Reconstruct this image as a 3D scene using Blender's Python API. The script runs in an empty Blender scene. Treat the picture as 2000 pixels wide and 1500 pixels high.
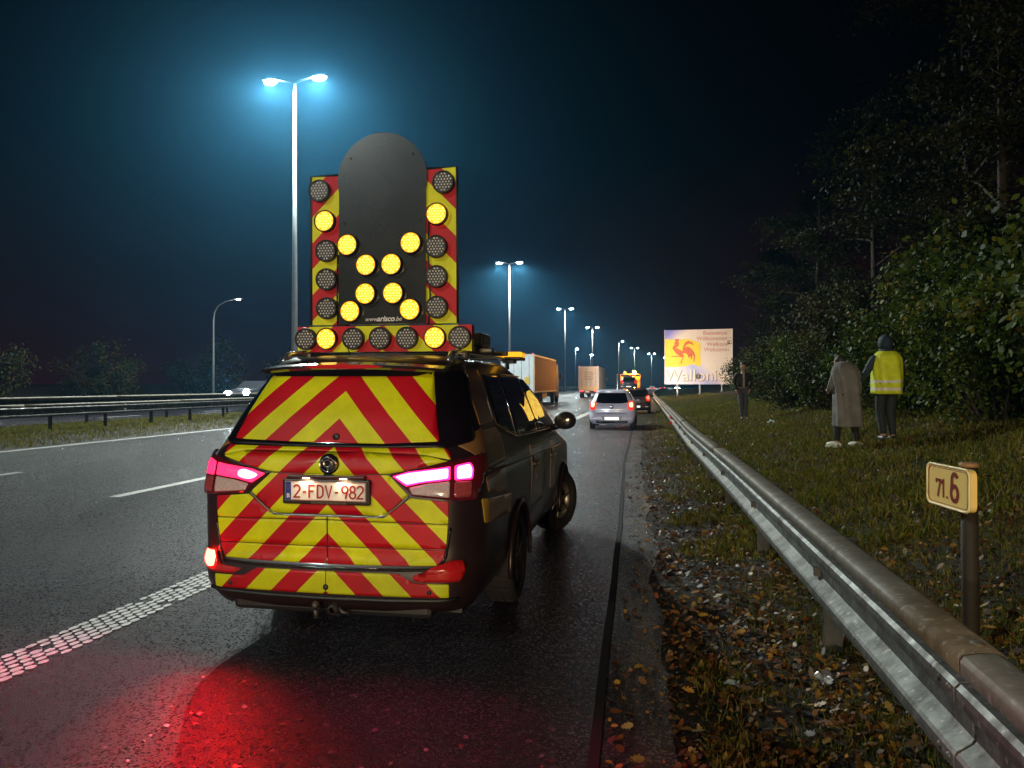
import bpy, bmesh, math, random
import numpy as np
from mathutils import Vector, Matrix, noise
R = math.radians
random.seed(7); rng = np.random.default_rng(7)
scn = bpy.context.scene
COL = scn.collection

# ------------------------------------------------------------------ camera, sky, exposure
cam = bpy.data.cameras.new('camera'); camo = bpy.data.objects.new('camera', cam); COL.objects.link(camo)
cam.sensor_width = 36; cam.lens = 36 * 1480 / 2000; cam.clip_start = .05; cam.clip_end = 3000
camo.location = (0, 0, 1.65); camo.rotation_euler = (R(90.08), 0, R(10.5)); scn.camera = camo
scn.view_settings.view_transform = 'Standard'; scn.view_settings.look = 'None'
scn.view_settings.exposure = 0; scn.view_settings.gamma = 1
scn.cycles.max_bounces = 6; scn.cycles.transparent_max_bounces = 12; scn.cycles.volume_bounces = 0
scn.cycles.caustics_reflective = False; scn.cycles.caustics_refractive = False
scn.cycles.sample_clamp_indirect = 4
GLOW_HAZE = 0.0007
LAMP_W = 30000
LAMP_COL = (.86, .95, .88)

w = bpy.data.worlds.new('World'); scn.world = w; w.use_nodes = True
nt = w.node_tree; bg = nt.nodes['Background']
tc = nt.nodes.new('ShaderNodeTexCoord'); sx = nt.nodes.new('ShaderNodeSeparateXYZ')
rp = nt.nodes.new('ShaderNodeValToRGB')
nt.links.new(tc.outputs['Generated'], sx.inputs[0]); nt.links.new(sx.outputs['Z'], rp.inputs[0])
e = rp.color_ramp.elements
e[0].position = 0.0; e[0].color = (.050, .008, .010, 1)
e[1].position = .55; e[1].color = (.0003, .0005, .001, 1)
a = e.new(.12); a.color = (.020, .004, .006, 1)
a = e.new(.28); a.color = (.0016, .0016, .0028, 1)
nt.links.new(rp.outputs[0], bg.inputs[0]); bg.inputs[1].default_value = .32

# ------------------------------------------------------------------ materials
MATS = {}
def mat(name, col=(.5, .5, .5), rough=.5, metal=0, var=0, vscale=8, bump=0, bscale=40, spec=.5, coat=0, emit=None, es=0, rvar=0, trans=0, alpha=1):
    if name in MATS: return MATS[name]
    m = bpy.data.materials.new(name); m.use_nodes = True; t = m.node_tree; b = t.nodes['Principled BSDF']
    b.inputs['Base Color'].default_value = (*col, 1); b.inputs['Roughness'].default_value = rough
    b.inputs['Metallic'].default_value = metal; b.inputs['Specular IOR Level'].default_value = spec
    b.inputs['Coat Weight'].default_value = coat; b.inputs['Coat Roughness'].default_value = .08
    b.inputs['Transmission Weight'].default_value = trans; b.inputs['Alpha'].default_value = alpha
    if emit:
        b.inputs['Emission Color'].default_value = (*emit, 1); b.inputs['Emission Strength'].default_value = es
    if var or bump or rvar:
        co = t.nodes.new('ShaderNodeTexCoord')
    if var or rvar:
        n = t.nodes.new('ShaderNodeTexNoise'); n.inputs['Scale'].default_value = vscale; n.inputs['Detail'].default_value = 8
        n.inputs['Roughness'].default_value = .65
        t.links.new(co.outputs['Object'], n.inputs['Vector'])
    if var:
        mr = t.nodes.new('ShaderNodeMapRange'); mr.inputs[1].default_value = .3; mr.inputs[2].default_value = .7
        mr.inputs[3].default_value = 1 - var; mr.inputs[4].default_value = 1 + var * .6
        t.links.new(n.outputs[0], mr.inputs[0])
        mx = t.nodes.new('ShaderNodeMix'); mx.data_type = 'RGBA'; mx.blend_type = 'MULTIPLY'; mx.inputs[0].default_value = 1
        mx.inputs[6].default_value = (*col, 1); t.links.new(mr.outputs[0], mx.inputs[7])
        t.links.new(mx.outputs[2], b.inputs['Base Color'])
    if rvar:
        mr = t.nodes.new('ShaderNodeMapRange'); mr.inputs[1].default_value = .3; mr.inputs[2].default_value = .7
        mr.inputs[3].default_value = max(.02, rough - rvar); mr.inputs[4].default_value = rough + rvar
        t.links.new(n.outputs[0], mr.inputs[0]); t.links.new(mr.outputs[0], b.inputs['Roughness'])
    if bump:
        n2 = t.nodes.new('ShaderNodeTexNoise'); n2.inputs['Scale'].default_value = bscale; n2.inputs['Detail'].default_value = 6
        t.links.new(co.outputs['Object'], n2.inputs['Vector'])
        bp = t.nodes.new('ShaderNodeBump'); bp.inputs['Strength'].default_value = bump; bp.inputs['Distance'].default_value = .01
        t.links.new(n2.outputs[0], bp.inputs['Height']); t.links.new(bp.outputs[0], b.inputs['Normal'])
    MATS[name] = m
    return m

def ramp_attr_mat(name, cols, rough=.5, transl=0.0, spec=.5):
    """leaf / grass colour chosen per leaf from a random attribute"""
    m = bpy.data.materials.new(name); m.use_nodes = True; t = m.node_tree; b = t.nodes['Principled BSDF']
    at = t.nodes.new('ShaderNodeAttribute'); at.attribute_name = 'rnd'
    r = t.nodes.new('ShaderNodeValToRGB'); el = r.color_ramp.elements
    r.color_ramp.interpolation = 'LINEAR'
    for i, c in enumerate(cols):
        p = i / (len(cols) - 1)
        if i == 0: q = el[0]
        elif i == len(cols) - 1: q = el[-1]
        else: q = el.new(p)
        q.position = p; q.color = (*c, 1)
    t.links.new(at.outputs['Fac'], r.inputs[0]); t.links.new(r.outputs[0], b.inputs['Base Color'])
    b.inputs['Roughness'].default_value = rough; b.inputs['Specular IOR Level'].default_value = spec
    if transl:
        tr = t.nodes.new('ShaderNodeBsdfTranslucent'); t.links.new(r.outputs[0], tr.inputs[0])
        mx = t.nodes.new('ShaderNodeMixShader'); mx.inputs[0].default_value = transl
        t.links.new(b.outputs[0], mx.inputs[1]); t.links.new(tr.outputs[0], mx.inputs[2])
        t.links.new(mx.outputs[0], t.nodes['Material Output'].inputs[0])
    return m

def math_node(t, op, a, b=None):
    n = t.nodes.new('ShaderNodeMath'); n.operation = op
    for i, v in enumerate((a, b)):
        if v is None: continue
        if isinstance(v, (int, float)): n.inputs[i].default_value = v
        else: t.links.new(v, n.inputs[i])
    return n.outputs[0]

YEL = (.68, .72, .002); RED = (.50, .002, .010)
def chevron_mat(name, period, phase, sx_=1.0, mode='V', cx=0, rough=.32, dim=1.0):
    m = bpy.data.materials.new(name); m.use_nodes = True; t = m.node_tree; b = t.nodes['Principled BSDF']
    co = t.nodes.new('ShaderNodeTexCoord'); s = t.nodes.new('ShaderNodeSeparateXYZ'); t.links.new(co.outputs['Object'], s.inputs[0])
    x = math_node(t, 'SUBTRACT', s.outputs['X'], cx)
    if mode == 'V': x = math_node(t, 'ABSOLUTE', x)
    x = math_node(t, 'MULTIPLY', x, sx_)
    v = math_node(t, 'ADD', s.outputs['Z'], x)
    v = math_node(t, 'SUBTRACT', v, phase); v = math_node(t, 'DIVIDE', v, period)
    v = math_node(t, 'ADD', v, 20); v = math_node(t, 'FRACT', v)
    f = math_node(t, 'LESS_THAN', v, .5)
    mx = t.nodes.new('ShaderNodeMix'); mx.data_type = 'RGBA'; t.links.new(f, mx.inputs[0])
    mx.inputs[6].default_value = (*[c * dim for c in RED], 1); mx.inputs[7].default_value = (*[c * dim for c in YEL], 1)
    # road grime, and the honeycomb of the reflective sheet
    n = t.nodes.new('ShaderNodeTexNoise'); n.inputs['Scale'].default_value = 3.5; n.inputs['Detail'].default_value = 9; n.inputs['Roughness'].default_value = .7
    t.links.new(co.outputs['Object'], n.inputs['Vector'])
    mr = t.nodes.new('ShaderNodeMapRange'); mr.inputs[1].default_value = .35; mr.inputs[2].default_value = .65; mr.inputs[3].default_value = .8; mr.inputs[4].default_value = 1.05
    t.links.new(n.outputs[0], mr.inputs[0])
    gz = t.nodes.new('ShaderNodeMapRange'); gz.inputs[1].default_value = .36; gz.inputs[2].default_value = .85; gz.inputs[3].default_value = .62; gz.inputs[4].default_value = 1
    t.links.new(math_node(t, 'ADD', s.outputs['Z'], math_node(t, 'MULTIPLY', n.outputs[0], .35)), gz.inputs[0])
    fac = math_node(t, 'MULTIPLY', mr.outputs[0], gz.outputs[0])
    m2 = t.nodes.new('ShaderNodeMix'); m2.data_type = 'RGBA'; m2.blend_type = 'MULTIPLY'; m2.inputs[0].default_value = 1
    t.links.new(mx.outputs[2], m2.inputs[6]); t.links.new(fac, m2.inputs[7]); t.links.new(m2.outputs[2], b.inputs['Base Color'])
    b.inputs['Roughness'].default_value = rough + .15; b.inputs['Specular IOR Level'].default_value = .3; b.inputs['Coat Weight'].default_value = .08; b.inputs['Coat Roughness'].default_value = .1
    vo = t.nodes.new('ShaderNodeTexVoronoi'); vo.inputs['Scale'].default_value = 220; t.links.new(co.outputs['Object'], vo.inputs['Vector'])
    bp = t.nodes.new('ShaderNodeBump'); bp.inputs['Strength'].default_value = .12; bp.inputs['Distance'].default_value = .002
    t.links.new(vo.outputs[0], bp.inputs['Height']); t.links.new(bp.outputs[0], b.inputs['Normal'])
    return m

BLACKP = mat('black_plastic', (.012, .012, .013), .45, var=.3, vscale=30, bump=.15, bscale=200)
RUBBER = mat('rubber', (.015, .015, .015), .8, var=.3, bump=.4, bscale=120)
CHROME = mat('chrome', (.75, .75, .77), .12, metal=1, rvar=.06, vscale=60)
GALV = mat('galvanised_steel', (.34, .35, .34), .42, metal=.75, var=.35, vscale=6, bump=.25, bscale=60, rvar=.12)
POLEM = mat('pole_paint', (.28, .29, .30), .5, metal=.3, var=.15, vscale=3)
GLASSD = mat('dark_glass', (.006, .005, .005), .05, spec=.6, rvar=.02, vscale=4, coat=.3)
WHITEP = mat('white_paint', (.72, .72, .72), .5, var=.12, vscale=4)
def emis(name, col, s, base=(.02, .02, .02)): return mat(name, base, .3, emit=col, es=s)

# ------------------------------------------------------------------ mesh helpers
class MB:
    def __init__(s): s.v = []; s.f = []; s.m = []; s.sm = []
    def add(s, vs, fs, mi=0, smooth=False):
        o = len(s.v); s.v += [tuple(v) for v in vs]
        for f in fs: s.f.append([i + o for i in f]); s.m.append(mi); s.sm.append(smooth)
        return s
    def box(s, c, d, mi=0, rot=None, bev=0):
        x, y, z = d[0] / 2, d[1] / 2, d[2] / 2
        if bev:
            bm = bmesh.new(); bmesh.ops.create_cube(bm, size=1); bmesh.ops.scale(bm, vec=d, verts=bm.verts)
            bmesh.ops.bevel(bm, geom=bm.edges[:], offset=min(bev, min(d) * .45), segments=2, affect='EDGES', profile=.5)
            if rot: bmesh.ops.rotate(bm, matrix=rot, verts=bm.verts)
            bmesh.ops.translate(bm, vec=c, verts=bm.verts)
            bm.verts.index_update(); s.add([v.co for v in bm.verts], [[v.index for v in f.verts] for f in bm.faces], mi); bm.free(); return s
        vs = [Vector((i, j, k)) for i in (-x, x) for j in (-y, y) for k in (-z, z)]
        if rot: vs = [rot @ v for v in vs]
        vs = [v + Vector(c) for v in vs]
        return s.add(vs, [(0, 1, 3, 2), (4, 6, 7, 5), (0, 4, 5, 1), (2, 3, 7, 6), (0, 2, 6, 4), (1, 5, 7, 3)], mi)
    def tube(s, pts, rad, n=10, mi=0, caps=True, smooth=True, sq=1.0):
        pts = [Vector(p) for p in pts]; k = len(pts)
        if not hasattr(rad, '__len__'): rad = [rad] * k
        vs = []; prev = None
        for i, p in enumerate(pts):
            d = (pts[min(i + 1, k - 1)] - pts[max(i - 1, 0)]).normalized()
            up = Vector((0, 0, 1)) if abs(d.z) < .95 else Vector((0, 1, 0))
            if prev is not None: up = prev
            a = d.cross(up)
            if a.length < 1e-4: a = d.cross(Vector((1, 0, 0)))
            a.normalize(); b = a.cross(d).normalized(); prev = b
            for j in range(n):
                t = 2 * math.pi * j / n; vs.append(p + a * math.cos(t) * rad[i] + b * math.sin(t) * rad[i] * sq)
        fs = [(i * n + j, i * n + (j + 1) % n, (i + 1) * n + (j + 1) % n, (i + 1) * n + j) for i in range(k - 1) for j in range(n)]
        s.add(vs, fs, mi, smooth)
        if caps:
            s.add(vs[:n], [list(range(n))[::-1]], mi); s.add(vs[-n:], [list(range(n))], mi)
        return s
    def lathe(s, prof, c=(0, 0, 0), axis='z', n=24, mi=0, smooth=True):
        vs = []
        for r, h in prof:
            for j in range(n):
                t = 2 * math.pi * j / n; a, b = r * math.cos(t), r * math.sin(t)
                v = {'z': (a, b, h), 'y': (a, h, b), 'x': (h, a, b)}[axis]
                vs.append((v[0] + c[0], v[1] + c[1], v[2] + c[2]))
        fs = [(i * n + j, i * n + (j + 1) % n, (i + 1) * n + (j + 1) % n, (i + 1) * n + j) for i in range(len(prof) - 1) for j in range(n)]
        return s.add(vs, fs, mi, smooth)
    def ell(s, c, r, n=16, m=10, mi=0, rot=None):
        vs = []
        for i in range(m + 1):
            p = math.pi * i / m
            for j in range(n):
                t = 2 * math.pi * j / n
                v = Vector((r[0] * math.sin(p) * math.cos(t), r[1] * math.sin(p) * math.sin(t), r[2] * math.cos(p)))
                if rot: v = rot @ v
                vs.append(v + Vector(c))
        fs = [(i * n + j, (i + 1) * n + j, (i + 1) * n + (j + 1) % n, i * n + (j + 1) % n) for i in range(m) for j in range(n)]
        return s.add(vs, fs, mi, True)
    def prism(s, poly, y0, y1, mi=0, plane='xz'):
        """polygon in a plane, given thickness along the third axis"""
        f = {'xz': lambda a, b, t: (a, t, b), 'xy': lambda a, b, t: (a, b, t), 'yz': lambda a, b, t: (t, a, b)}[plane]
        n = len(poly); vs = [f(a, b, y0) for a, b in poly] + [f(a, b, y1) for a, b in poly]
        fs = [list(range(n)), list(range(n, 2 * n))[::-1]] + [(i, (i + 1) % n, n + (i + 1) % n, n + i) for i in range(n)]
        return s.add(vs, fs, mi)
    def build(s, name, mats, parent=None, weld=False, fixn=True):
        me = bpy.data.meshes.new(name); me.from_pydata(s.v, [], s.f)
        if not isinstance(mats, (list, tuple)): mats = [mats]
        for m in mats: me.materials.append(m)
        me.polygons.foreach_set('material_index', s.m); me.polygons.foreach_set('use_smooth', s.sm)
        if fixn:
            bm = bmesh.new(); bm.from_mesh(me)
            bmesh.ops.remove_doubles(bm, verts=bm.verts, dist=1e-5)
            bmesh.ops.recalc_face_normals(bm, faces=bm.faces); bm.to_mesh(me); bm.free()
        o = bpy.data.objects.new(name, me); COL.objects.link(o)
        if parent: o.parent = parent
        return o

def np_mesh(name, verts, k, mats, rnd=None, parent=None, smooth=False):
    """verts (n*k,3): n separate k-gons"""
    n = len(verts) // k; me = bpy.data.meshes.new(name)
    me.vertices.add(n * k); me.vertices.foreach_set('co', verts.astype(np.float32).ravel())
    me.loops.add(n * k); me.loops.foreach_set('vertex_index', np.arange(n * k, dtype=np.int32))
    me.polygons.add(n); me.polygons.foreach_set('loop_start', np.arange(0, n * k, k, dtype=np.int32))
    me.update(calc_edges=True)
    if rnd is not None:
        at = me.attributes.new('rnd', 'FLOAT', 'FACE'); at.data.foreach_set('value', rnd.astype(np.float32))
    me.materials.append(mats)
    o = bpy.data.objects.new(name, me); COL.objects.link(o)
    if parent: o.parent = parent
    return o

def thing(name, label, cat, loc=(0, 0, 0), rz=0, group=None):
    o = bpy.data.objects.new(name, None); COL.objects.link(o); o.location = loc; o.rotation_euler = (0, 0, rz)
    o.empty_display_size = .2; tag(o, label, cat, group); return o
def tag(o, label=None, cat=None, group=None, kind=None):
    if label: o['label'] = label
    if cat: o['category'] = cat
    if group: o['group'] = group
    if kind: o['kind'] = kind
    return o
def struct(o): o['kind'] = 'structure'; return o
def dup(root, loc, rz=0, label=None, scale=1):
    r = root.copy(); COL.objects.link(r); r.location = loc; r.rotation_euler = (0, 0, rz); r.scale = (scale,) * 3
    if label: r['label'] = label
    for ch in list(root.children):
        c = ch.copy(); COL.objects.link(c); c.parent = r
        for g in list(ch.children):
            d = g.copy(); COL.objects.link(d); d.parent = c
    return r
def text_mesh(name, body, size, mat_, parent=None, loc=(0, 0, 0), rot=(R(90), 0, 0), sx=1, ext=.002, off=0, shear=0, align='CENTER', space=1):
    cu = bpy.data.curves.new(name, 'FONT'); cu.body = body; cu.size = size; cu.extrude = ext; cu.offset = off; cu.shear = shear
    cu.align_x = align; cu.align_y = 'CENTER'; cu.space_character = space
    t = bpy.data.objects.new(name + '_c', cu); COL.objects.link(t)
    dg = bpy.context.evaluated_depsgraph_get(); me = bpy.data.meshes.new_from_object(t.evaluated_get(dg))
    bpy.data.objects.remove(t); bpy.data.curves.remove(cu)
    me.materials.clear(); me.materials.append(mat_)
    M = Matrix.LocRotScale(Vector(loc), Matrix.Rotation(rot[2], 3, 'Z') @ Matrix.Rotation(rot[1], 3, 'Y') @ Matrix.Rotation(rot[0], 3, 'X'), Vector((sx, 1, 1)))
    me.transform(M); me.name = name
    o = bpy.data.objects.new(name, me); COL.objects.link(o)
    if parent: o.parent = parent
    return o
def apply_mods(o):
    dg = bpy.context.evaluated_depsgraph_get(); me = bpy.data.meshes.new_from_object(o.evaluated_get(dg))
    o.modifiers.clear(); old = o.data; o.data = me; bpy.data.meshes.remove(old); return o

def lerp(t, x):
    if x <= t[0][0]: return t[0][1]
    for (a, b), (c, d) in zip(t, t[1:]):
        if x <= c: return b + (d - b) * (x - a) / (c - a)
    return t[-1][1]

# ------------------------------------------------------------------ terrain and road geometry
def bend(Y):            # the motorway swings right in the distance
    return (Y - 120) ** 2 / 4200 if Y > 120 else 0
ET = [(3, 0), (9, -.1), (16, -.27), (28, -.38), (50, -.6), (80, -.95), (105, -.9), (150, -.3), (200, 0)]
def ev(Y): return lerp(ET, Y)
def edge_x(Y): return -.24 + 1.25 * ev(Y) + .003 * math.sin(Y * 2.3) + bend(Y)
def H(X, Y):
    """height of the ground"""
    x = X - bend(Y)
    if x > edge_x(Y) - bend(Y):
        x -= ev(Y)
        far_ = lerp([(28, 1), (60, .30), (130, .25)], Y)
        z = lerp([(-.3, -.012), (.2, .0), (.8, .02), (1.2, .07), (2.0, .26), (2.9, .5), (4.2, .72), (6, 1.15), (8, 2.0), (14, 5.5), (30, 12), (60, 16)], x)
        z = z * far_ if x > .2 else z
        z += .035 * noise.noise(Vector((X * 1.3, Y * .9, 0))) * min(1, max(0, x + .2)) + .012 * noise.noise(Vector((X * 6, Y * 5, 3))) * min(1, max(0, x + .3))
        return z
    if x > -16.15: return -.02
    if x > -23.3:
        z = lerp([(-23.3, -.02), (-22.8, .12), (-19, .17), (-17.5, .16), (-16.5, .06), (-16.15, -.02)], x)
        return z + .03 * noise.noise(Vector((X * 1.2, Y * .8, 7)))
    if x > -38.6: return -.02
    return lerp([(-400, 2), (-60, 1.6), (-46, .6), (-41, .1), (-38.6, -.02)], x) + .1 * noise.noise(Vector((X * .3, Y * .3, 1)))

xs = sorted(set([-400, -250, -150, -100, -70, -60, -55, -50, -46, -44, -42, -41, -40, -39, -38.6, -35, -30, -26, -23.5, -23.3, -23, -22.8]
     + [-22 + .4 * i for i in range(15)] + [-16.15, -16, -12, -8, -4, -1.2, -.9] + [-.6 + .06 * i for i in range(34)] + [1.5 + .15 * i for i in range(34)] + [6.8 + .6 * i for i in range(14)] + [16, 20, 26, 32, 45, 60, 100, 200, 400]))
ys = sorted(set([-60, -40, -20, -10, -5, -2] + [.12 * i for i in range(9, 90)] + [10.8 + .35 * i for i in range(60)] + [32 + 1.2 * i for i in range(60)] + [105 + 5 * i for i in range(80)] + [520, 600, 700, 900, 1300, 2000]))
gv = []; 
for Y in ys:
    b = bend(min(Y, 520)) + (0 if Y < 520 else (Y - 520) * .19)
    for X in xs: gv.append((X + b, Y, H(X + b, Y) if Y < 520 else H(X + bend(520), 520)))
nx = len(xs); gf = [(j * nx + i, j * nx + i + 1, (j + 1) * nx + i + 1, (j + 1) * nx + i) for j in range(len(ys) - 1) for i in range(nx - 1)]

def ground_mat():
    m = bpy.data.materials.new('soil_and_turf'); m.use_nodes = True; t = m.node_tree; b = t.nodes['Principled BSDF']
    co = t.nodes.new('ShaderNodeTexCoord')
    def nz(sc, det=8, r=.65):
        n = t.nodes.new('ShaderNodeTexNoise'); n.inputs['Scale'].default_value = sc; n.inputs['Detail'].default_value = det; n.inputs['Roughness'].default_value = r
        t.links.new(co.outputs['Object'], n.inputs['Vector']); return n.outputs[0]
    r1 = t.nodes.new('ShaderNodeValToRGB'); el = r1.color_ramp.elements
    el[0].position = .36; el[0].color = (.014, .008, .004, 1); el[1].position = .64; el[1].color = (.034, .028, .006, 1)
    q = el.new(.5); q.color = (.024, .018, .009, 1)
    t.links.new(nz(5), r1.inputs[0]); t.links.new(r1.outputs[0], b.inputs['Base Color'])
    mr = t.nodes.new('ShaderNodeMapRange'); mr.inputs[1].default_value = .4; mr.inputs[2].default_value = .6; mr.inputs[3].default_value = .5; mr.inputs[4].default_value = .9
    t.links.new(nz(9), mr.inputs[0]); t.links.new(mr.outputs[0], b.inputs['Roughness']); b.inputs['Specular IOR Level'].default_value = .22
    bp = t.nodes.new('ShaderNodeBump'); bp.inputs['Strength'].default_value = 1; bp.inputs['Distance'].default_value = .02
    t.links.new(nz(38, 10, .75), bp.inputs['Height']); t.links.new(bp.outputs[0], b.inputs['Normal'])
    return m
GROUND = MB().add(gv, gf, 0, True).build('ground', ground_mat(), fixn=False); struct(GROUND)

def asphalt_mat(name, base=(.0125, .0098, .0135), r0=.29, r1=.36, scale=1):
    m = bpy.data.materials.new(name); m.use_nodes = True; t = m.node_tree; b = t.nodes['Principled BSDF']
    co = t.nodes.new('ShaderNodeTexCoord')
    def nz(sc, det=8, r=.6, vec=None):
        n = t.nodes.new('ShaderNodeTexNoise'); n.inputs['Scale'].default_value = sc; n.inputs['Detail'].default_value = det; n.inputs['Roughness'].default_value = r
        t.links.new(vec or co.outputs['Object'], n.inputs['Vector']); return n.outputs[0]
    mp = t.nodes.new('ShaderNodeMapping'); mp.inputs['Scale'].default_value = (1, .5, 1); t.links.new(co.outputs['Object'], mp.inputs[0])
    vo = t.nodes.new('ShaderNodeTexVoronoi'); vo.inputs['Scale'].default_value = 85 * scale; vo.inputs['Randomness'].default_value = 1
    t.links.new(co.outputs['Object'], vo.inputs['Vector'])
    r = t.nodes.new('ShaderNodeValToRGB'); el = r.color_ramp.elements
    el[0].position = 0; el[0].color = (*[c * .35 for c in base], 1); el[1].position = 1; el[1].color = (*[c * 7 for c in base], 1)  # few pale stones among dark ones, sparkle put into the colour
    q = el.new(.78); q.color = (*[c * 1.1 for c in base], 1)
    wn = t.nodes.new('ShaderNodeTexWhiteNoise'); t.links.new(vo.outputs['Color'], wn.inputs[0])
    t.links.new(wn.outputs['Value'], r.inputs[0])
    m2 = t.nodes.new('ShaderNodeMix'); m2.data_type = 'RGBA'; m2.blend_type = 'MULTIPLY'; m2.inputs[0].default_value = 1
    mr0 = t.nodes.new('ShaderNodeMapRange'); mr0.inputs[1].default_value = .35; mr0.inputs[2].default_value = .65; mr0.inputs[3].default_value = .7; mr0.inputs[4].default_value = 1.25
    t.links.new(nz(1.1, 6, .6, mp.outputs[0]), mr0.inputs[0])
    t.links.new(r.outputs[0], m2.inputs[6]); t.links.new(mr0.outputs[0], m2.inputs[7]); t.links.new(m2.outputs[2], b.inputs['Base Color'])
    mr = t.nodes.new('ShaderNodeMapRange'); mr.inputs[1].default_value = .36; mr.inputs[2].default_value = .64; mr.inputs[3].default_value = r0; mr.inputs[4].default_value = r1
    t.links.new(nz(.5, 5, .5, mp.outputs[0]), mr.inputs[0])
    fl_ = math_node(t, 'GREATER_THAN', wn.outputs['Value'], .72); t.links.new(math_node(t, 'SUBTRACT', mr.outputs[0], math_node(t, 'MULTIPLY', fl_, .16)), b.inputs['Roughness'])
    # stones standing out of the wet binder
    d = math_node(t, 'MULTIPLY', vo.outputs['Distance'], -1.0)
    h = math_node(t, 'ADD', d, math_node(t, 'MULTIPLY', nz(230, 4, .7), 1.1))
    bp = t.nodes.new('ShaderNodeBump'); bp.inputs['Strength'].default_value = 1; bp.inputs['Distance'].default_value = .013; b.inputs['Specular IOR Level'].default_value = .45
    t.links.new(h, bp.inputs['Height']); t.links.new(bp.outputs[0], b.inputs['Normal'])
    return m
ASPH = asphalt_mat('wet_asphalt')
def sheet(name, xa, xb, z, y0, y1, m, step=2.0):
    n = max(2, int((y1 - y0) / step)); vs = []
    for i in range(n + 1):
        Y = y0 + (y1 - y0) * i / n
        a = xa(Y) if callable(xa) else xa + bend(Y); b = xb(Y) if callable(xb) else xb + bend(Y)
        vs += [(a, Y, z), (b, Y, z)]
    return struct(MB().add(vs, [(2 * i, 2 * i + 1, 2 * i + 3, 2 * i + 2) for i in range(n)]).build(name, m, fixn=False))
sheet('road', -16.15, edge_x, 0, -60, 500, ASPH, .25 if False else 1.0)
sheet('opposite_carriageway', -38.6, -23.3, 0, -60, 500, ASPH)
# worn strip of older asphalt beside the joint, mostly under mud
sheet('joint', lambda Y: edge_x(Y) - .035, lambda Y: edge_x(Y) + .015, .004, 0, 60, mat('joint_tar', (.004, .004, .004), .9), .25)
ASPH2 = asphalt_mat('old_asphalt', (.02, .016, .013), .3, .6)
vs = []; 
Ys = [.2 * i for i in range(0, 160)]
for Y in Ys:
    e0 = edge_x(Y) + .02
    for k in range(4):
        x = e0 + (.33 + .12 * noise.noise(Vector((0, Y * .7, 0))) + .05 * noise.noise(Vector((0, Y * 4, 0)))) * k / 3
        vs.append((x, Y, H(x, Y) + .006))
struct(MB().add(vs, [(4 * i + j, 4 * i + j + 1, 4 * i + j + 5, 4 * i + j + 4) for i in range(len(Ys) - 1) for j in range(3)], 0, True).build('verge_edge_strip', ASPH2, fixn=False))

LINE = mat('road_paint', (.46, .46, .44), .5, var=.35, vscale=30, bump=.4, bscale=150)
# textured edge line: staggered raised studs of paint close by, one band farther off
mb = MB(); Y = 1.0; k = 0
while Y < 34:
    for j in range(6):
        if random.random() < .035: continue
        x = -3.705 - .175 + (j + .5) * .058 + random.uniform(-.003, .003); y = Y + (.045 if j % 2 else 0)
        l, wd = .040 + random.uniform(-.009, .004), .0255 * random.uniform(.8, 1.05)
        poly = [(x - wd, y - l * .45), (x - wd * .3, y - l), (x + wd * .5, y - l * .9), (x + wd, y - l * .2), (x + wd * .8, y + l * .6), (x + wd * .1, y + l), (x - wd * .8, y + l * .6)]
        mb.prism(poly, .0045, .008, plane='xy')
    Y += .09
struct(mb.build('edge_line', LINE, fixn=False))
sheet('edge_line_far', -3.88, -3.53, .004, 34, 480, LINE)
sheet('median_line', -15.9, -15.65, .004, -20, 480, LINE)
mb = MB()
for xl, ph in ((-7.8, 9.7), (-11.75, 8.6)):
    Y = ph - 24
    while Y < 460:
        L = 3.6; nseg = 4
        for i in range(nseg):
            y0, y1 = Y + L * i / nseg, Y + L * (i + 1) / nseg
            b0, b1 = bend(y0), bend(y1)
            mb.add([(xl - .09 + b0, y0, .004), (xl + .09 + b0, y0, .004), (xl + .09 + b1, y1, .004), (xl - .09 + b1, y1, .004)], [(0, 1, 2, 3)])
        Y += 12.1
struct(mb.build('lane_markings', LINE, fixn=False))
mb = MB()
for xl in (-27.5, -31.5, -35.5, -23.7):
    Y = -20
    while Y < 400:
        mb.add([(xl - .1 + bend(Y), Y, .004), (xl + .1 + bend(Y), Y, .004), (xl + .1 + bend(Y + 3), Y + 3, .004), (xl - .1 + bend(Y + 3), Y + 3, .004)], [(0, 1, 2, 3)]); Y += 9 if xl > -38 and xl != -23.7 else 3
struct(mb.build('opposite_lane_markings', LINE, fixn=False))

# ------------------------------------------------------------------ leaves, grass, bushes
LEAF2D = np.array([(0, -.5), (.3, -.2), (.34, .12), (.0, .55), (-.34, .12), (-.3, -.2)])
def leaf_verts(C, size, up_bias=0.0, nrm=None, aspect=1.0, curl=.25):
    n = len(C)
    N = rng.normal(size=(n, 3)) if nrm is None else nrm + rng.normal(size=(n, 3)) * up_bias
    N /= np.linalg.norm(N, axis=1)[:, None] + 1e-9
    T = rng.normal(size=(n, 3)); T -= (T * N).sum(1)[:, None] * N; T /= np.linalg.norm(T, axis=1)[:, None] + 1e-9
    B = np.cross(N, T)
    s = (size * rng.uniform(.6, 1.3, n))[:, None, None]
    x = LEAF2D[:, 0][None, :, None] * aspect; y = LEAF2D[:, 1][None, :, None]
    bend_ = (np.abs(LEAF2D[:, 0]) * 1.0 + LEAF2D[:, 1] ** 2 * .5)[None, :, None] * curl * rng.uniform(-.5, 1.4, (n, 1, 1))
    V = C[:, None, :] + s * (T[:, None, :] * y + B[:, None, :] * x + N[:, None, :] * bend_)
    return V.reshape(-1, 3)

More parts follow.
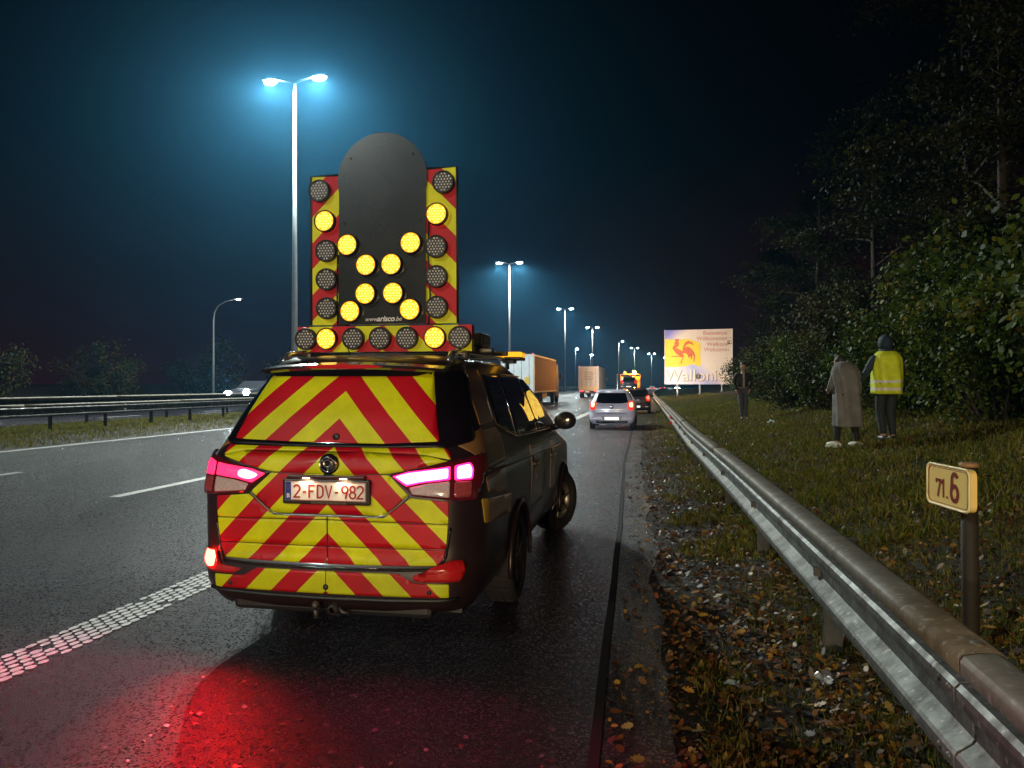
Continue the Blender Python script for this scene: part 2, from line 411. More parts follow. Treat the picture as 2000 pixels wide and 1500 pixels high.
SHRUBM = [ramp_attr_mat('shrub_leaves', [(.012, .026, .004), (.032, .062, .006), (.055, .090, .008), (.10, .12, .010), (.22, .15, .012)], .6, .25, .25),
          ramp_attr_mat('shrub_leaves_dull', [(.008, .012, .003), (.022, .032, .006), (.04, .042, .008), (.06, .045, .010), (.07, .03, .008)], .65, .25, .2),
          ramp_attr_mat('tree_leaves', [(.006, .008, .002), (.015, .019, .004), (.028, .029, .005), (.045, .036, .006)], .65, .25, .2)]
BARK = mat('bark', (.045, .032, .022), .85, var=.4, vscale=14, bump=.8, bscale=25)

def shrub_mesh(seed, h, w, n, size, m, nbranch=26):
    r = np.random.default_rng(seed); rd = random.Random(seed)
    root = thing('shrub', 'x', 'shrub')
    # stems arch up and outwards, leaves hang about them in clumps
    mb = MB(); cl = []
    for i in range(nbranch):
        a = rd.uniform(0, 6.28); rr = rd.uniform(.1, 1) ** .6 * w * .5; top = h * rd.uniform(.35, 1) * (1 - .35 * (rr / (w * .5)) ** 2)
        x0, y0 = .25 * rr * math.cos(a), .25 * rr * math.sin(a)
        p = [(x0, y0, -.1), (x0 + .45 * rr * math.cos(a), y0 + .45 * rr * math.sin(a), top * .5), (x0 + .75 * rr * math.cos(a), y0 + .75 * rr * math.sin(a), top), (rr * 1.25 * math.cos(a), rr * 1.25 * math.sin(a), top * .93)]
        mb.tube(p, [.022, .014, .008, .003], 5)
        for k in range(9):
            t = rd.uniform(.12, 1); q = int(t * 2.999); f = t * 3 - q
            c = Vector(p[q]).lerp(Vector(p[min(q + 1, 3)]), f)
            cl.append((c.x, c.y, c.z, rd.uniform(.10, .34)))
    mb.build('stem', BARK, root, fixn=False)
    cl = np.array(cl); wgt = cl[:, 3] ** 2; idx = r.choice(len(cl), n, p=wgt / wgt.sum())
    C = cl[idx, :3] + r.normal(size=(n, 3)) * cl[idx, 3:4] * .62
    C[:, 2] = np.maximum(C[:, 2], -.05)
    nrm = np.stack([C[:, 0] * .4, C[:, 1] * .4, np.full(n, .5)], 1)
    V = leaf_verts(C, size, .9, nrm)
    tone = np.random.default_rng(seed + 5).uniform(0, 1, len(cl))[idx]
    np_mesh('foliage', V, 6, m, np.clip(.55 * tone + .45 * r.uniform(0, 1, n), 0, 1), root)
    return root

def tree_mesh(seed, h, spread, n, size, m, lean=(0, 0), bare=.35, nl=16):
    rd = random.Random(seed); r = np.random.default_rng(seed)
    root = thing('tree', 'x', 'tree')
    mb = MB(); cl = []
    tp = [Vector((lean[0] * t * t * h + .12 * math.sin(3 * t + seed), lean[1] * t * t * h + .1 * math.cos(4 * t), t * h - .3)) for t in (0, .15, .3, .5, .7, .88, 1)]
    mb.tube(tp, [.2 * h / 10, .16 * h / 10, .14 * h / 10, .1 * h / 10, .07 * h / 10, .04 * h / 10, .012], 9)
    tr = mb.build('trunk', BARK, root, fixn=False)
    lb = MB()
    for i in range(nl):
        t = bare + (1 - bare) * (i + rd.random()) / nl; q = t * 6; k = int(min(5, q)); base = tp[k].lerp(tp[k + 1], q - k)
        a = rd.uniform(0, 6.28) + i * 2.4; L = spread * (1.15 - .75 * (t - bare) / (1 - bare)) * rd.uniform(.6, 1.1)
        d = Vector((math.cos(a), math.sin(a), rd.uniform(.05, .6))).normalized()
        pts = [base, base + d * L * .35 + Vector((0, 0, .05 * L)), base + d * L * .7 + Vector((0, 0, .02 * L)), base + d * L + Vector((0, 0, -.16 * L))]
        lb.tube(pts, [.05 * h / 10, .033 * h / 10, .018 * h / 10, .006], 6)
        for s in range(11):
            u = rd.uniform(.25, 1) * 3; kk = int(min(2, u)); c = pts[kk].lerp(pts[kk + 1], u - kk)
            tw = Vector((rd.gauss(0, 1), rd.gauss(0, 1), rd.gauss(0, .35))).normalized() * L * rd.uniform(.12, .38)
            tipp = c + tw + Vector((0, 0, -.12 * L * rd.random())); lb.tube([c, c.lerp(tipp, .5) + Vector((0, 0, .04)), tipp], [.012, .007, .003], 4, caps=False)
            for g in range(4):
                cc = c.lerp(tipp, .25 + .25 * g); cl.append((cc.x, cc.y, cc.z, rd.uniform(.08, .26) * spread / 3))
    lb.build('limb', BARK, root, fixn=False)
    cl = np.array(cl); idx = r.choice(len(cl), n)
    C = cl[idx, :3] + r.normal(size=(n, 3)) * cl[idx, 3:4] * np.array([1, 1, .45])
    V = leaf_verts(C, size, .8, np.tile(np.array([[0, 0, 1.0]]), (n, 1)), aspect=.8)
    tone = np.random.default_rng(seed + 5).uniform(0, 1, len(cl))[idx]
    np_mesh('crown', V, 6, m, np.clip(.5 * tone + .5 * r.uniform(0, 1, n), 0, 1), root)
    return root

protos = [shrub_mesh(11, 3.0, 3.0, 8500, .095, SHRUBM[0]), shrub_mesh(12, 2.4, 2.8, 8500, .08, SHRUBM[0]), shrub_mesh(13, 2.8, 3.0, 8500, .075, SHRUBM[1])]
# (x, y, proto, scale, label)
SH = [(5.6, 8.8, 0, 1.0, 'big-leaved green shrub with yellowing leaves at the right edge, beyond the distance marker'),
      (5.9, 11.2, 0, 1.08, 'tall big-leaved green shrub on the bank right of the walker in the yellow vest'),
      (5.5, 13.4, 1, .95, 'low green shrub just right of the walker in the yellow vest'),
      (5.9, 15.8, 0, 1.02, 'dark green shrub directly behind the walker in the yellow vest'),
      (5.3, 18.0, 1, 1.0, 'dark green shrub directly behind the person in the long grey coat'),
      (5.3, 20.6, 2, 1.0, 'dull olive shrub left of the person in the long grey coat'),
      (4.9, 23.4, 1, 1.05, 'bushy green shrub midway between the lone man and the pair walking'),
      (4.7, 26.5, 2, .98, 'brownish shrub just right of the lone man in the dark jacket'),
      (5.0, 30.0, 1, 1.0, 'shrub right behind the lone man in the dark jacket'),
      (5.4, 34.2, 2, 1.1, 'thin brownish shrub between the lone man and the welcome billboard'),
      (5.9, 39.0, 2, 1.15, 'far dull shrub closest to the right edge of the welcome billboard'),
      (6.4, 45.0, 1, 1.2, 'far shrub rising beside the right edge of the welcome billboard'),
      (6.9, 52.0, 2, 1.3, 'bush whose twigs overlap the lower right corner of the welcome billboard'),
      (7.0, 10.2, 0, 1.35, 'large shrub higher up the bank at the right edge of the picture'),
      (7.4, 14.2, 1, 1.5, 'large shrub up the bank above the walker in the yellow vest'),
      (7.2, 18.6, 0, 1.35, 'large shrub up the bank above the person in the long grey coat'),
      (7.0, 24.0, 2, 1.5, 'tall brownish thicket up the bank behind the second row of shrubs'),
      (7.4, 31.0, 2, 1.5, 'tall brownish thicket up the bank above the lone man')]
for i, (x, y, p, s, lab) in enumerate(SH):
    first = not protos[p].get('used')
    if first: o = protos[p]; o['used'] = 1; o.location = (x, y, H(x, y)); o.scale = (s,) * 3; o['label'] = lab
    else: o = dup(protos[p], (x, y, H(x, y) - .05), random.uniform(0, 6.28), lab, s)
    o['group'] = 'shrubs along the grass bank'
for p in protos:
    if 'used' in p: del p['used']
for o in bpy.data.objects:
    if 'used' in o: del o['used']

tp0 = tree_mesh(21, 11, 5.2, 24000, .13, SHRUBM[2], (-.02, -.01), .3)
tp1 = tree_mesh(22, 9, 4.8, 22000, .12, SHRUBM[2], (-.03, 0), .25)
TR = [(8.6, 12.5, 0, 1.0, 'tall dark tree reaching over the shrubs at the right edge'),
      (8.2, 19.5, 1, 1.0, 'dark tree whose lit drooping branches hang above the pair walking'),
      (9.8, 26, 0, 1.1, 'dark tree up the bank above the lone man'),
      (9.6, 36, 1, 1.2, 'dark tree up the bank behind the lone man'),
      (9.6, 48, 0, 1.1, 'dark tree behind the right side of the welcome billboard'),
      (10.5, 64, 1, 1.3, 'far dark tree behind the welcome billboard')]
for i, (x, y, p, s, lab) in enumerate(TR):
    pr = (tp0, tp1)[p]
    if pr['label'] == 'x': o = pr; o.location = (x, y, H(x, y)); o.scale = (s,) * 3; o['label'] = lab
    else: o = dup(pr, (x, y, H(x, y)), random.uniform(0, 6), lab, s)
    o['group'] = 'trees up the right-hand bank'
for i, (x, y, s, lab) in enumerate([(-44, 20, 1.7, 'unlit scrub beyond the far carriageway at the left edge'), (-45, 27, 2.0, 'unlit scrub beyond the far carriageway, second from the left edge'), (-44, 35, 1.6, 'low unlit scrub beyond the far carriageway, midway to the curved lamp'), (-46, 44, 2.2, 'tall unlit scrub beyond the far carriageway left of the curved lamp'),
        (-45, 56, 2.0, 'unlit scrub just left of the foot of the curved lamp'), (-46, 72, 2.4, 'unlit scrub behind the curved lamp'), (-46, 92, 2.4, 'unlit scrub right of the curved lamp')]):
    o = dup(protos[2], (x, y, H(x, y) - .4), i * 1.3, lab, s); o['group'] = 'scrub beyond the far carriageway'

# grass: a turf of single blades
def grass(name, X, Y, hgt, wid, m, lean=.6):
    n = len(X); Z = np.array([H(x, y) for x, y in zip(X, Y)])
    h = hgt * rng.uniform(.35, 1.25, n); a = rng.uniform(0, 6.28, n); l = lean * rng.uniform(.1, 1.3, n) * h; b = rng.uniform(0, 6.28, n)
    C = np.stack([X, Y, Z - .005], 1); W = np.stack([np.cos(b), np.sin(b), 0 * b], 1) * (wid * rng.uniform(.6, 1.3, n))[:, None] * .5
    D = np.stack([np.cos(a), np.sin(a), 0 * a], 1)
    Mi = C + D * (l * .35)[:, None] + np.array([0, 0, 1]) * (h * .6)[:, None]
    Tp = C + D * l[:, None] + np.array([0, 0, 1]) * (h * .93)[:, None]
    V = np.stack([C - W, C + W, Mi + W * .8, Tp, Mi - W * .8], 1).reshape(-1, 3)
    o = np_mesh(name, V, 5, m, rng.uniform(0, 1, n)); o['kind'] = 'stuff'; return o
GRM = ramp_attr_mat('grass_blades', [(.035, .045, .004), (.08, .10, .007), (.14, .145, .009), (.22, .17, .02), (.22, .17, .06)], .5, .35, .22)
def samp(n, x0, x1, y0, y1, dens=lambda x, y: 1):
    X = rng.uniform(x0, x1, n); u = rng.uniform(0, 1, n); Y = y0 * (y1 / y0) ** u
    k = np.array([random.random() < dens(x, y) for x, y in zip(X, Y)]); return X[k], Y[k]
def dn(x, y):
    xx = x - ev(y); v = noise.noise(Vector((x * 1.6, y * 1.1, 4))) * .9 + noise.noise(Vector((x * 5, y * 4, 9))) * .5
    if xx < .25: return 0
    if xx < 1.15: return max(0, min(.62, (xx - .38) * .6 + v * 1.0))
    return max(.3, min(1, .62 + v * 1.1))
X, Y = samp(330000, -.3, 6.5, 1.6, 45, dn); tag(grass('grass', X, Y, .062, .0062, GRM), 'green and yellowing grass tufts on the bank and verge behind the crash barrier', 'grass')
X, Y = samp(170000, .2, 7.5, 7, 110, dn); tag(grass('grass', X, Y, .11, .014, GRM), 'grass farther along the bank towards the welcome billboard', 'grass')
X, Y = samp(70000, -22.8, -16.2, 12, 120, lambda x, y: .9); tag(grass('grass', X, Y, .11, .016, GRM), 'short grass of the central reservation under the crash barriers', 'grass')

# fallen leaves
_h = [(.0, -.52), (.035, -.34), (.17, -.30), (.10, -.17), (.27, -.08), (.14, .04), (.31, .17), (.15, .25), (.17, .40), (.05, .44)]
LOB = np.array(_h + [(0, .52)] + [(-a, b) for a, b in _h[:0:-1]])
LITM = ramp_attr_mat('fallen_leaves', [(.035, .018, .009), (.09, .035, .012), (.05, .028, .014), (.26, .075, .014), (.18, .09, .025), (.10, .05, .02), (.42, .22, .03), (.20, .15, .04)], .5, .1, .35)
def litter(name, X, Y, size, shape, zoff, tilt=.25, m=LITM, onroad=False):
    n = len(X); Z = np.array([(0 if onroad else H(x, y)) + zoff for x, y in zip(X, Y)]); Z = Z + (rng.uniform(0, .002, n) if onroad else rng.uniform(0, 1, n) ** 1.5 * np.array([.012 if x - ev(y) < .5 else .045 for x, y in zip(X, Y)]))
    global LEAF2D
    old = LEAF2D; LEAF2D = shape
    V = leaf_verts(np.stack([X, Y, Z], 1), size, tilt, np.tile(np.array([[0, 0, 1.0]]), (n, 1)), curl=.3); LEAF2D = old
    o = np_mesh(name, V, len(shape), m, rng.uniform(0, 1, n)); o['kind'] = 'stuff'; return o
def dl(x, y):
    xx = x - ev(y)
    v = noise.noise(Vector((x * 2.2, y * 1.3, 14)))
    if xx < -.22: return 0
    if xx < .1: return .10 + max(0, v) * .4
    if xx < 1.2: return max(0.25, min(1, .7 + v))
    return max(.2, .5 + v * .9)
X, Y = samp(44000, -.9, 6.5, 1.5, 34, dl); tag(litter('leaf_litter', X, Y, .066, LOB, .008, .45), 'brown and orange lobed oak leaves strewn over the verge', 'fallen leaves')
X, Y = samp(85000, -.9, 6.3, 1.5, 40, dl); tag(litter('leaf_litter', X, Y, .03, LEAF2D, .006, .55), 'small crumpled leaves and scraps carpeting the verge', 'fallen leaves')
X, Y = samp(240, -2.5, -.3, 2.2, 7, lambda x, y: 1 if x < -.33 + ev(y) else 0); tag(litter('leaf_litter', X, Y, .028, LEAF2D, .006, .12, ramp_attr_mat('pale_leaves', [(.10, .06, .04), (.22, .2, .15), (.16, .06, .02), (.3, .28, .22)], .5), True), 'small pale leaves scattered on the wet shoulder behind the patrol car', 'fallen leaves')
X, Y = samp(1500, -2.2, -.3, 8, 40, lambda x, y: .8 if -1.4 < x < -.4 + ev(y) else .1); tag(litter('leaf_litter', X, Y, .035, LEAF2D, .006, .2, LITM, True), 'leaves blown on the shoulder between the parked cars', 'fallen leaves')
# grit catching the light on the verge
X, Y = samp(4500, -.35, 1.3, 1.6, 20, lambda x, y: .8); tag(litter('grit', X, Y, .011, LEAF2D, .004, 1.2, mat('wet_grit', (.09, .075, .06), .4)), 'wet grit and bits of gravel along the asphalt edge', 'gravel')
# twigs
mb = MB()
for i in range(46):
    x = random.uniform(-.2, 1.9); y = 1.8 + random.random() ** 1.5 * 7; L = random.uniform(.1, .38); a = random.uniform(0, 6.28)
    pts = []
    for k in range(5):
        px, py = x + L * (k / 4 - .5) * math.cos(a) + random.uniform(-.01, .01), y + L * (k / 4 - .5) * math.sin(a) + .03 * math.sin(k)
        pts.append((px, py, H(px, py) + .012 + random.uniform(0, .012)))
    mb.tube(pts, [.0025, .003, .0025, .002, .001], 5)
tag(mb.build('twig_litter', BARK, fixn=False), 'thin fallen twigs lying on the leafy verge', 'twigs', kind='stuff')
# scraps of litter
def scrap(name, label, x, y, s, col, seed, cat='litter'):
    rd = random.Random(seed); bm = bmesh.new(); bmesh.ops.create_grid(bm, x_segments=7, y_segments=6, size=.5)
    for v in bm.verts:
        v.co.x *= s * 1.3; v.co.y *= s; v.co.z = s * .35 * (noise.noise(v.co * 9 / s * .3 + Vector((seed, 0, 0))) + .35)
    bmesh.ops.rotate(bm, matrix=Matrix.Rotation(seed, 3, 'Z'), verts=bm.verts)
    me = bpy.data.meshes.new(name); bm.to_mesh(me); bm.free(); me.materials.append(mat('scrap_' + str(seed), col, .3, var=.2, vscale=50))
    o = bpy.data.objects.new(name, me); COL.objects.link(o); o.location = (x, y, H(x, y) + .02); tag(o, label, cat)
scrap('paper_scrap', 'small pale flattened carton lying in the leaves between road and barrier', .42, 4.25, .06, (.35, .42, .38), 3)
scrap('plastic_scrap', 'torn white plastic scrap in the grass right under the barrier', .92, 4.35, .09, (.5, .5, .48), 5)
scrap('plastic_bag', 'crumpled white plastic bag on the grass bank below the lone man', 3.15, 21.5, .2, (.6, .68, .66), 8)
scrap('green_scrap', 'bright green scrap in the grass just left of the distance marker post', 1.75, 4.9, .07, (.01, .22, .07), 2)

# ------------------------------------------------------------------ crash barriers
def rail_profile(top):
    """cross-section: x toward traffic (negative = toward road), z; W beam plus rounded cap behind"""
    W = [(.02, 0), (-.032, .006), (-.047, .022), (-.050, .045), (-.048, .066), (-.040, .080), (.006, .112), (.014, .124), (.014, .188), (.006, .200), (-.040, .232), (-.048, .246), (-.050, .267), (-.047, .290), (-.032, .306), (.01, .312)]
    return W
def barrier(name, label, x0, side, ztop, ys_, y_end, post_step, group=None, follow=True, ground=None, start=0.0):
    """side=-1: traffic on the -X side"""
    root = thing(name, label, 'crash barrier', (x0, start, 0), group=group)
    off = lambda Y: (ev(Y) if follow else 0) + bend(Y)
    Wp = rail_profile(ztop)
    sec = 8.0; Y = ys_; k = 0
    while Y < y_end:
        n = 9 if Y < 40 else 3; L = sec + .16
        for kind in ('beam', 'cap'):
            vs = []
            prof = [(a, ztop - .41 + b) for a, b in Wp] if kind == 'beam' else \
                   [(-.012, ztop - .088), (-.034, ztop - .075), (-.036, ztop - .03), (-.024, ztop - .012), (.02, ztop - .002), (.075, ztop), (.105, ztop - .014), (.115, ztop - .05), (.108, ztop - .08)]
            grow = .004 if k % 2 else 0
            for i in range(n + 1):
                y = Y + L * i / n
                for a, z in prof: vs.append(((a + (-grow if a < .05 else grow)) * (1 if side < 0 else -1) + off(y), y - start, z + grow * .8 + (.0 if y < 0 else 0)))
            q = len(prof)
            mb = MB().add(vs, [(i * q + j, i * q + j + 1, (i + 1) * q + j + 1, (i + 1) * q + j) for i in range(n) for j in range(q - 1)], 0, kind == 'cap')
            sg_ = 1 if side < 0 else -1
            if Y < 60 and kind == 'beam':
                for dy in (.04, .12):
                    for z in (ztop - .36, ztop - .13): mb.ell((-.052 * sg_ + off(Y), Y + dy - start, z), (.01, .014, .014), 8, 5)
            elif Y < 60: mb.ell((.05 * sg_ + off(Y + .08), Y + .08 - start, ztop + .004), (.024, .03, .008), 10, 5)
            o = mb.build('rail_' + kind, RAILM if kind == 'beam' else CAPM, root)
            o.modifiers.new('s', 'SOLIDIFY').thickness = .004
        Y += sec; k += 1
    Y = ys_ + 2.3; n = 0
    while Y < min(y_end, 220) and n < 90:
        s = 1 if side < 0 else -1; x = off(Y) + .085 * s; g = H(x0 + x, Y)
        mb = MB()
        # C-section post
        P2 = [(-.05, -.03), (.05, -.03), (.05, -.022), (-.042, -.022), (-.042, .022), (.05, .022), (.05, .03), (-.05, .03)]
        zt = ztop - .1
        mb.add([(x + a, Y + b - start, z) for z in (g - .15, zt) for a, b in P2], [list(range(8))[::-1], list(range(8, 16))] + [(i, (i + 1) % 8, 8 + (i + 1) % 8, 8 + i) for i in range(8)])
        mb.box((x + .09 * s, Y - start, ztop - .06), (.1, .07, .012)); mb.box((x + .135 * s, Y - start, ztop - .085), (.01, .07, .05))
        mb.box((x - .08 * s, Y - start, ztop - .26), (.06, .05, .05)); mb.ell((x - .075 * s, Y - start, ztop - .255), (.012, .018, .018), 10, 6); mb.box((x - .072 * s, Y + .07 - start, ztop - .255), (.006, .05, .016))
        mb.build('post', POSTM, root); Y += post_step; n += 1
    return root
def rail_mat(name, base, metal=.6, stain=(.10, .085, .07), dr=0):
    m = bpy.data.materials.new(name); m.use_nodes = True; t = m.node_tree; b = t.nodes['Principled BSDF']
    co = t.nodes.new('ShaderNodeTexCoord')
    mp = t.nodes.new('ShaderNodeMapping'); mp.inputs['Scale'].default_value = (1.5, 2.2, 1.5); t.links.new(co.outputs['Object'], mp.inputs[0])
    n = t.nodes.new('ShaderNodeTexNoise'); n.inputs['Scale'].default_value = 3; n.inputs['Detail'].default_value = 9; n.inputs['Roughness'].default_value = .7; t.links.new(mp.outputs[0], n.inputs['Vector'])
    n2 = t.nodes.new('ShaderNodeTexNoise'); n2.inputs['Scale'].default_value = 26; n2.inputs['Detail'].default_value = 6; t.links.new(co.outputs['Object'], n2.inputs['Vector'])
    r = t.nodes.new('ShaderNodeValToRGB'); e = r.color_ramp.elements
    e[0].position = .38; e[0].color = (*stain, 1); e[1].position = .62; e[1].color = (*base, 1); t.links.new(n.outputs[0], r.inputs[0])
    r2 = t.nodes.new('ShaderNodeValToRGB'); e = r2.color_ramp.elements; e[0].position = .60; e[0].color = (0, 0, 0, 1); e[1].position = .68; e[1].color = (.7, .7, .7, 1); t.links.new(n2.outputs[0], r2.inputs[0])
    mx = t.nodes.new('ShaderNodeMix'); mx.data_type = 'RGBA'; t.links.new(r2.outputs[0], mx.inputs[0]); t.links.new(r.outputs[0], mx.inputs[6]); mx.inputs[7].default_value = (.3, .27, .25, 1)
    t.links.new(mx.outputs[2], b.inputs['Base Color']); b.inputs['Metallic'].default_value = metal
    mr = t.nodes.new('ShaderNodeMapRange'); mr.inputs[1].default_value = .35; mr.inputs[2].default_value = .65; mr.inputs[3].default_value = .55 + dr; mr.inputs[4].default_value = .34 + dr; t.links.new(n.outputs[0], mr.inputs[0]); t.links.new(mr.outputs[0], b.inputs['Roughness'])
    bp = t.nodes.new('ShaderNodeBump'); bp.inputs['Strength'].default_value = .3; bp.inputs['Distance'].default_value = .004; t.links.new(n2.outputs[0], bp.inputs['Height']); t.links.new(bp.outputs[0], b.inputs['Normal'])
    return m
RAILM = rail_mat('rail_steel', (.15, .16, .15), .45, (.05, .047, .042), .1); CAPM = rail_mat('cap_steel', (.17, .145, .105), .05, (.095, .078, .055), .2)
POSTM = mat('post_steel', (.07, .065, .055), .6, metal=.5, var=.4, vscale=12)
barrier('guardrail', 'long galvanised crash barrier running beside the verge at the right of the shoulder', 1.02, -1, .78, -5.3, 240, 2.62)
barrier('guardrail', 'near crash barrier of the central reservation, at the left beyond the road', -19.0, 1, 1.05, 4, 300, 2.5, 'crash barriers of the central reservation', follow=False)
barrier('guardrail', 'far higher crash barrier of the central reservation, behind the first one', -22.0, -1, 1.22, 4, 300, 5, 'crash barriers of the central reservation', follow=False)
# reflectors clipped to the rails
def reflector(label, x, y, z, s, col, name='rail_reflector', em=0):
    mb = MB()
    for dz in (0, .16):
        mb.box((0, 0, dz), (.02, .03, .1), 0, bev=.006); mb.lathe([(.0, -.006), (.042, -.006), (.042, .006), (0, .006)], (s * .014, -.018, dz), 'y', 14, 1)
    o = mb.build(name, [BLACKP, mat('reflector_' + name + str(col[1]), col, .15, coat=1)]); o.location = (x, y, z); tag(o, label, 'reflector')
reflector('red double reflector clipped to the roadside crash barrier beyond the silver car', 1.0 + ev(24) - .08, 24, .48, -1, (.8, .02, .02))
reflector('white double reflector clipped to the near central barrier', -18.91, 24.6, .78, 1, (.9, .9, .9))

# ------------------------------------------------------------------ street lamps
def luminaire(mb, c, dirx, mi_body=0):
    x, y, z = c
    prof = [(-.38, .0), (-.30, .055), (.05, .09), (.34, .07), (.42, .02), (.42, -.02), (-.38, -.03)]
    mb.prism([(x + a * dirx, z + b) for a, b in prof], y - .15, y + .15, mi_body)
LENS = emis('lamp_lens', (.75, .93, 1.0), 300)
LENS_FAR = emis('lamp_lens_soft', (.75, .93, 1.0), 300)
def lamp_light(x, y, z, parent, W, col=LAMP_COL, soft=.18):
    l = bpy.data.lights.new('lamp_light', 'SPOT'); l.energy = W; l.color = col; l.shadow_soft_size = soft; l.spot_size = R(168); l.spot_blend = .4
    o = bpy.data.objects.new('lamp_light', l); COL.objects.link(o); o.location = (x, y, z); o.parent = parent
def double_lamp(x, y, label, W, h=17.7, heads=(-1, 1)):
    root = thing('street_lamp', label, 'street lamp', (x, y, H(x, y) - .02), group='double street lamps of the central reservation')
    mb = MB().tube([(0, 0, 0), (0, 0, 1.2), (0, 0, 9), (0, 0, h - .25)], [.19, .17, .12, .075], 16); mb.box((0, 0, .02), (.5, .5, .04), bev=.01)
    mb.build('pole', POLEM, root)
    MB().tube([(-1.0, 0, h + .02), (-.3, 0, h - .12), (0, 0, h - .22), (.3, 0, h - .12), (1.0, 0, h + .02)] if len(heads) == 2 else [(0, 0, h - .22), (.3, 0, h - .12), (1.0, 0, h + .02)], .045, 8).build('arm', POLEM, root)
    for s in heads:
        mb = MB(); luminaire(mb, (s * 1.38, 0, h + .03), s); hd = mb.build('lamp_head', POLEM, root)
        ln = MB().ell((s * 1.38, 0, h - .05), (.36, .17, .15), 16, 10).build('lens', LENS, hd)
        if W: lamp_light(s * 1.38, 0, h - .24, root, W)
    return root
LPL = [(37.3, 'nearest and tallest double street lamp, its pole rising just left of the arrow board'), (98.5, 'second double street lamp, right of the arrow board, glaring white'),
       (160, 'third double street lamp, above the orange-sided lorry'), (213, 'fourth double street lamp, above the white box lorry'),
       (283, 'street lamp above the recovery truck, its pole left of the amber beacon'), (334, 'double street lamp whose pole stands just right of the amber beacon'),
       (396, 'double street lamp just left of the welcome billboard'), (455, 'farthest double street lamp, against the left edge of the welcome billboard')]
for i, (y, lab) in enumerate(LPL):
    double_lamp(-18.6 + bend(y), y, lab, LAMP_W * (1 if y < 120 else .35), heads=(1,) if i == 4 else (-1, 1))
for y in (-24, -85):     # the row goes on behind the camera: only its light reaches the picture
    lamp_light(-17.2, y, 17.6, None, LAMP_W * .45)
def single_lamp(x, y, label):
    root = thing('curved_street_lamp', label, 'street lamp', (x, y, H(x, y) - .1)); h = 9.2
    MB().tube([(0, 0, 0), (0, 0, 4), (0, 0, h - 1.4), (.12, 0, h - .7), (.5, 0, h - .15), (1.3, 0, h + .25), (2.2, 0, h + .42)], [.12, .1, .07, .06, .055, .05, .045], 12).build('pole', POLEM, root)
    mb = MB(); luminaire(mb, (2.5, 0, h + .43), 1); hd = mb.build('lamp_head', POLEM, root)
    MB().ell((2.5, 0, h + .38), (.2, .1, .05), 12, 6).build('lens', LENS, hd); lamp_light(2.5, 0, h + .3, root, 400)
single_lamp(-40, 64, 'single street lamp with a curved neck beyond the far carriageway at the left')
# tiny far lamps of a side road
for i, (x, y, z) in enumerate([(-26, 260, 14), (-24, 300, 13.5)]):
    root = thing('far_street_lamp', ['distant street lamp left of the white box lorry roof', 'distant street lamp just above the white box lorry roof'][i], 'street lamp', (x, y, 0))
    MB().tube([(0, 0, 0), (0, 0, z)], [.15, .08], 8).build('pole', POLEM, root); MB().ell((.5, 0, z), (.5, .3, .25), 10, 6).build('lens', LENS, root)

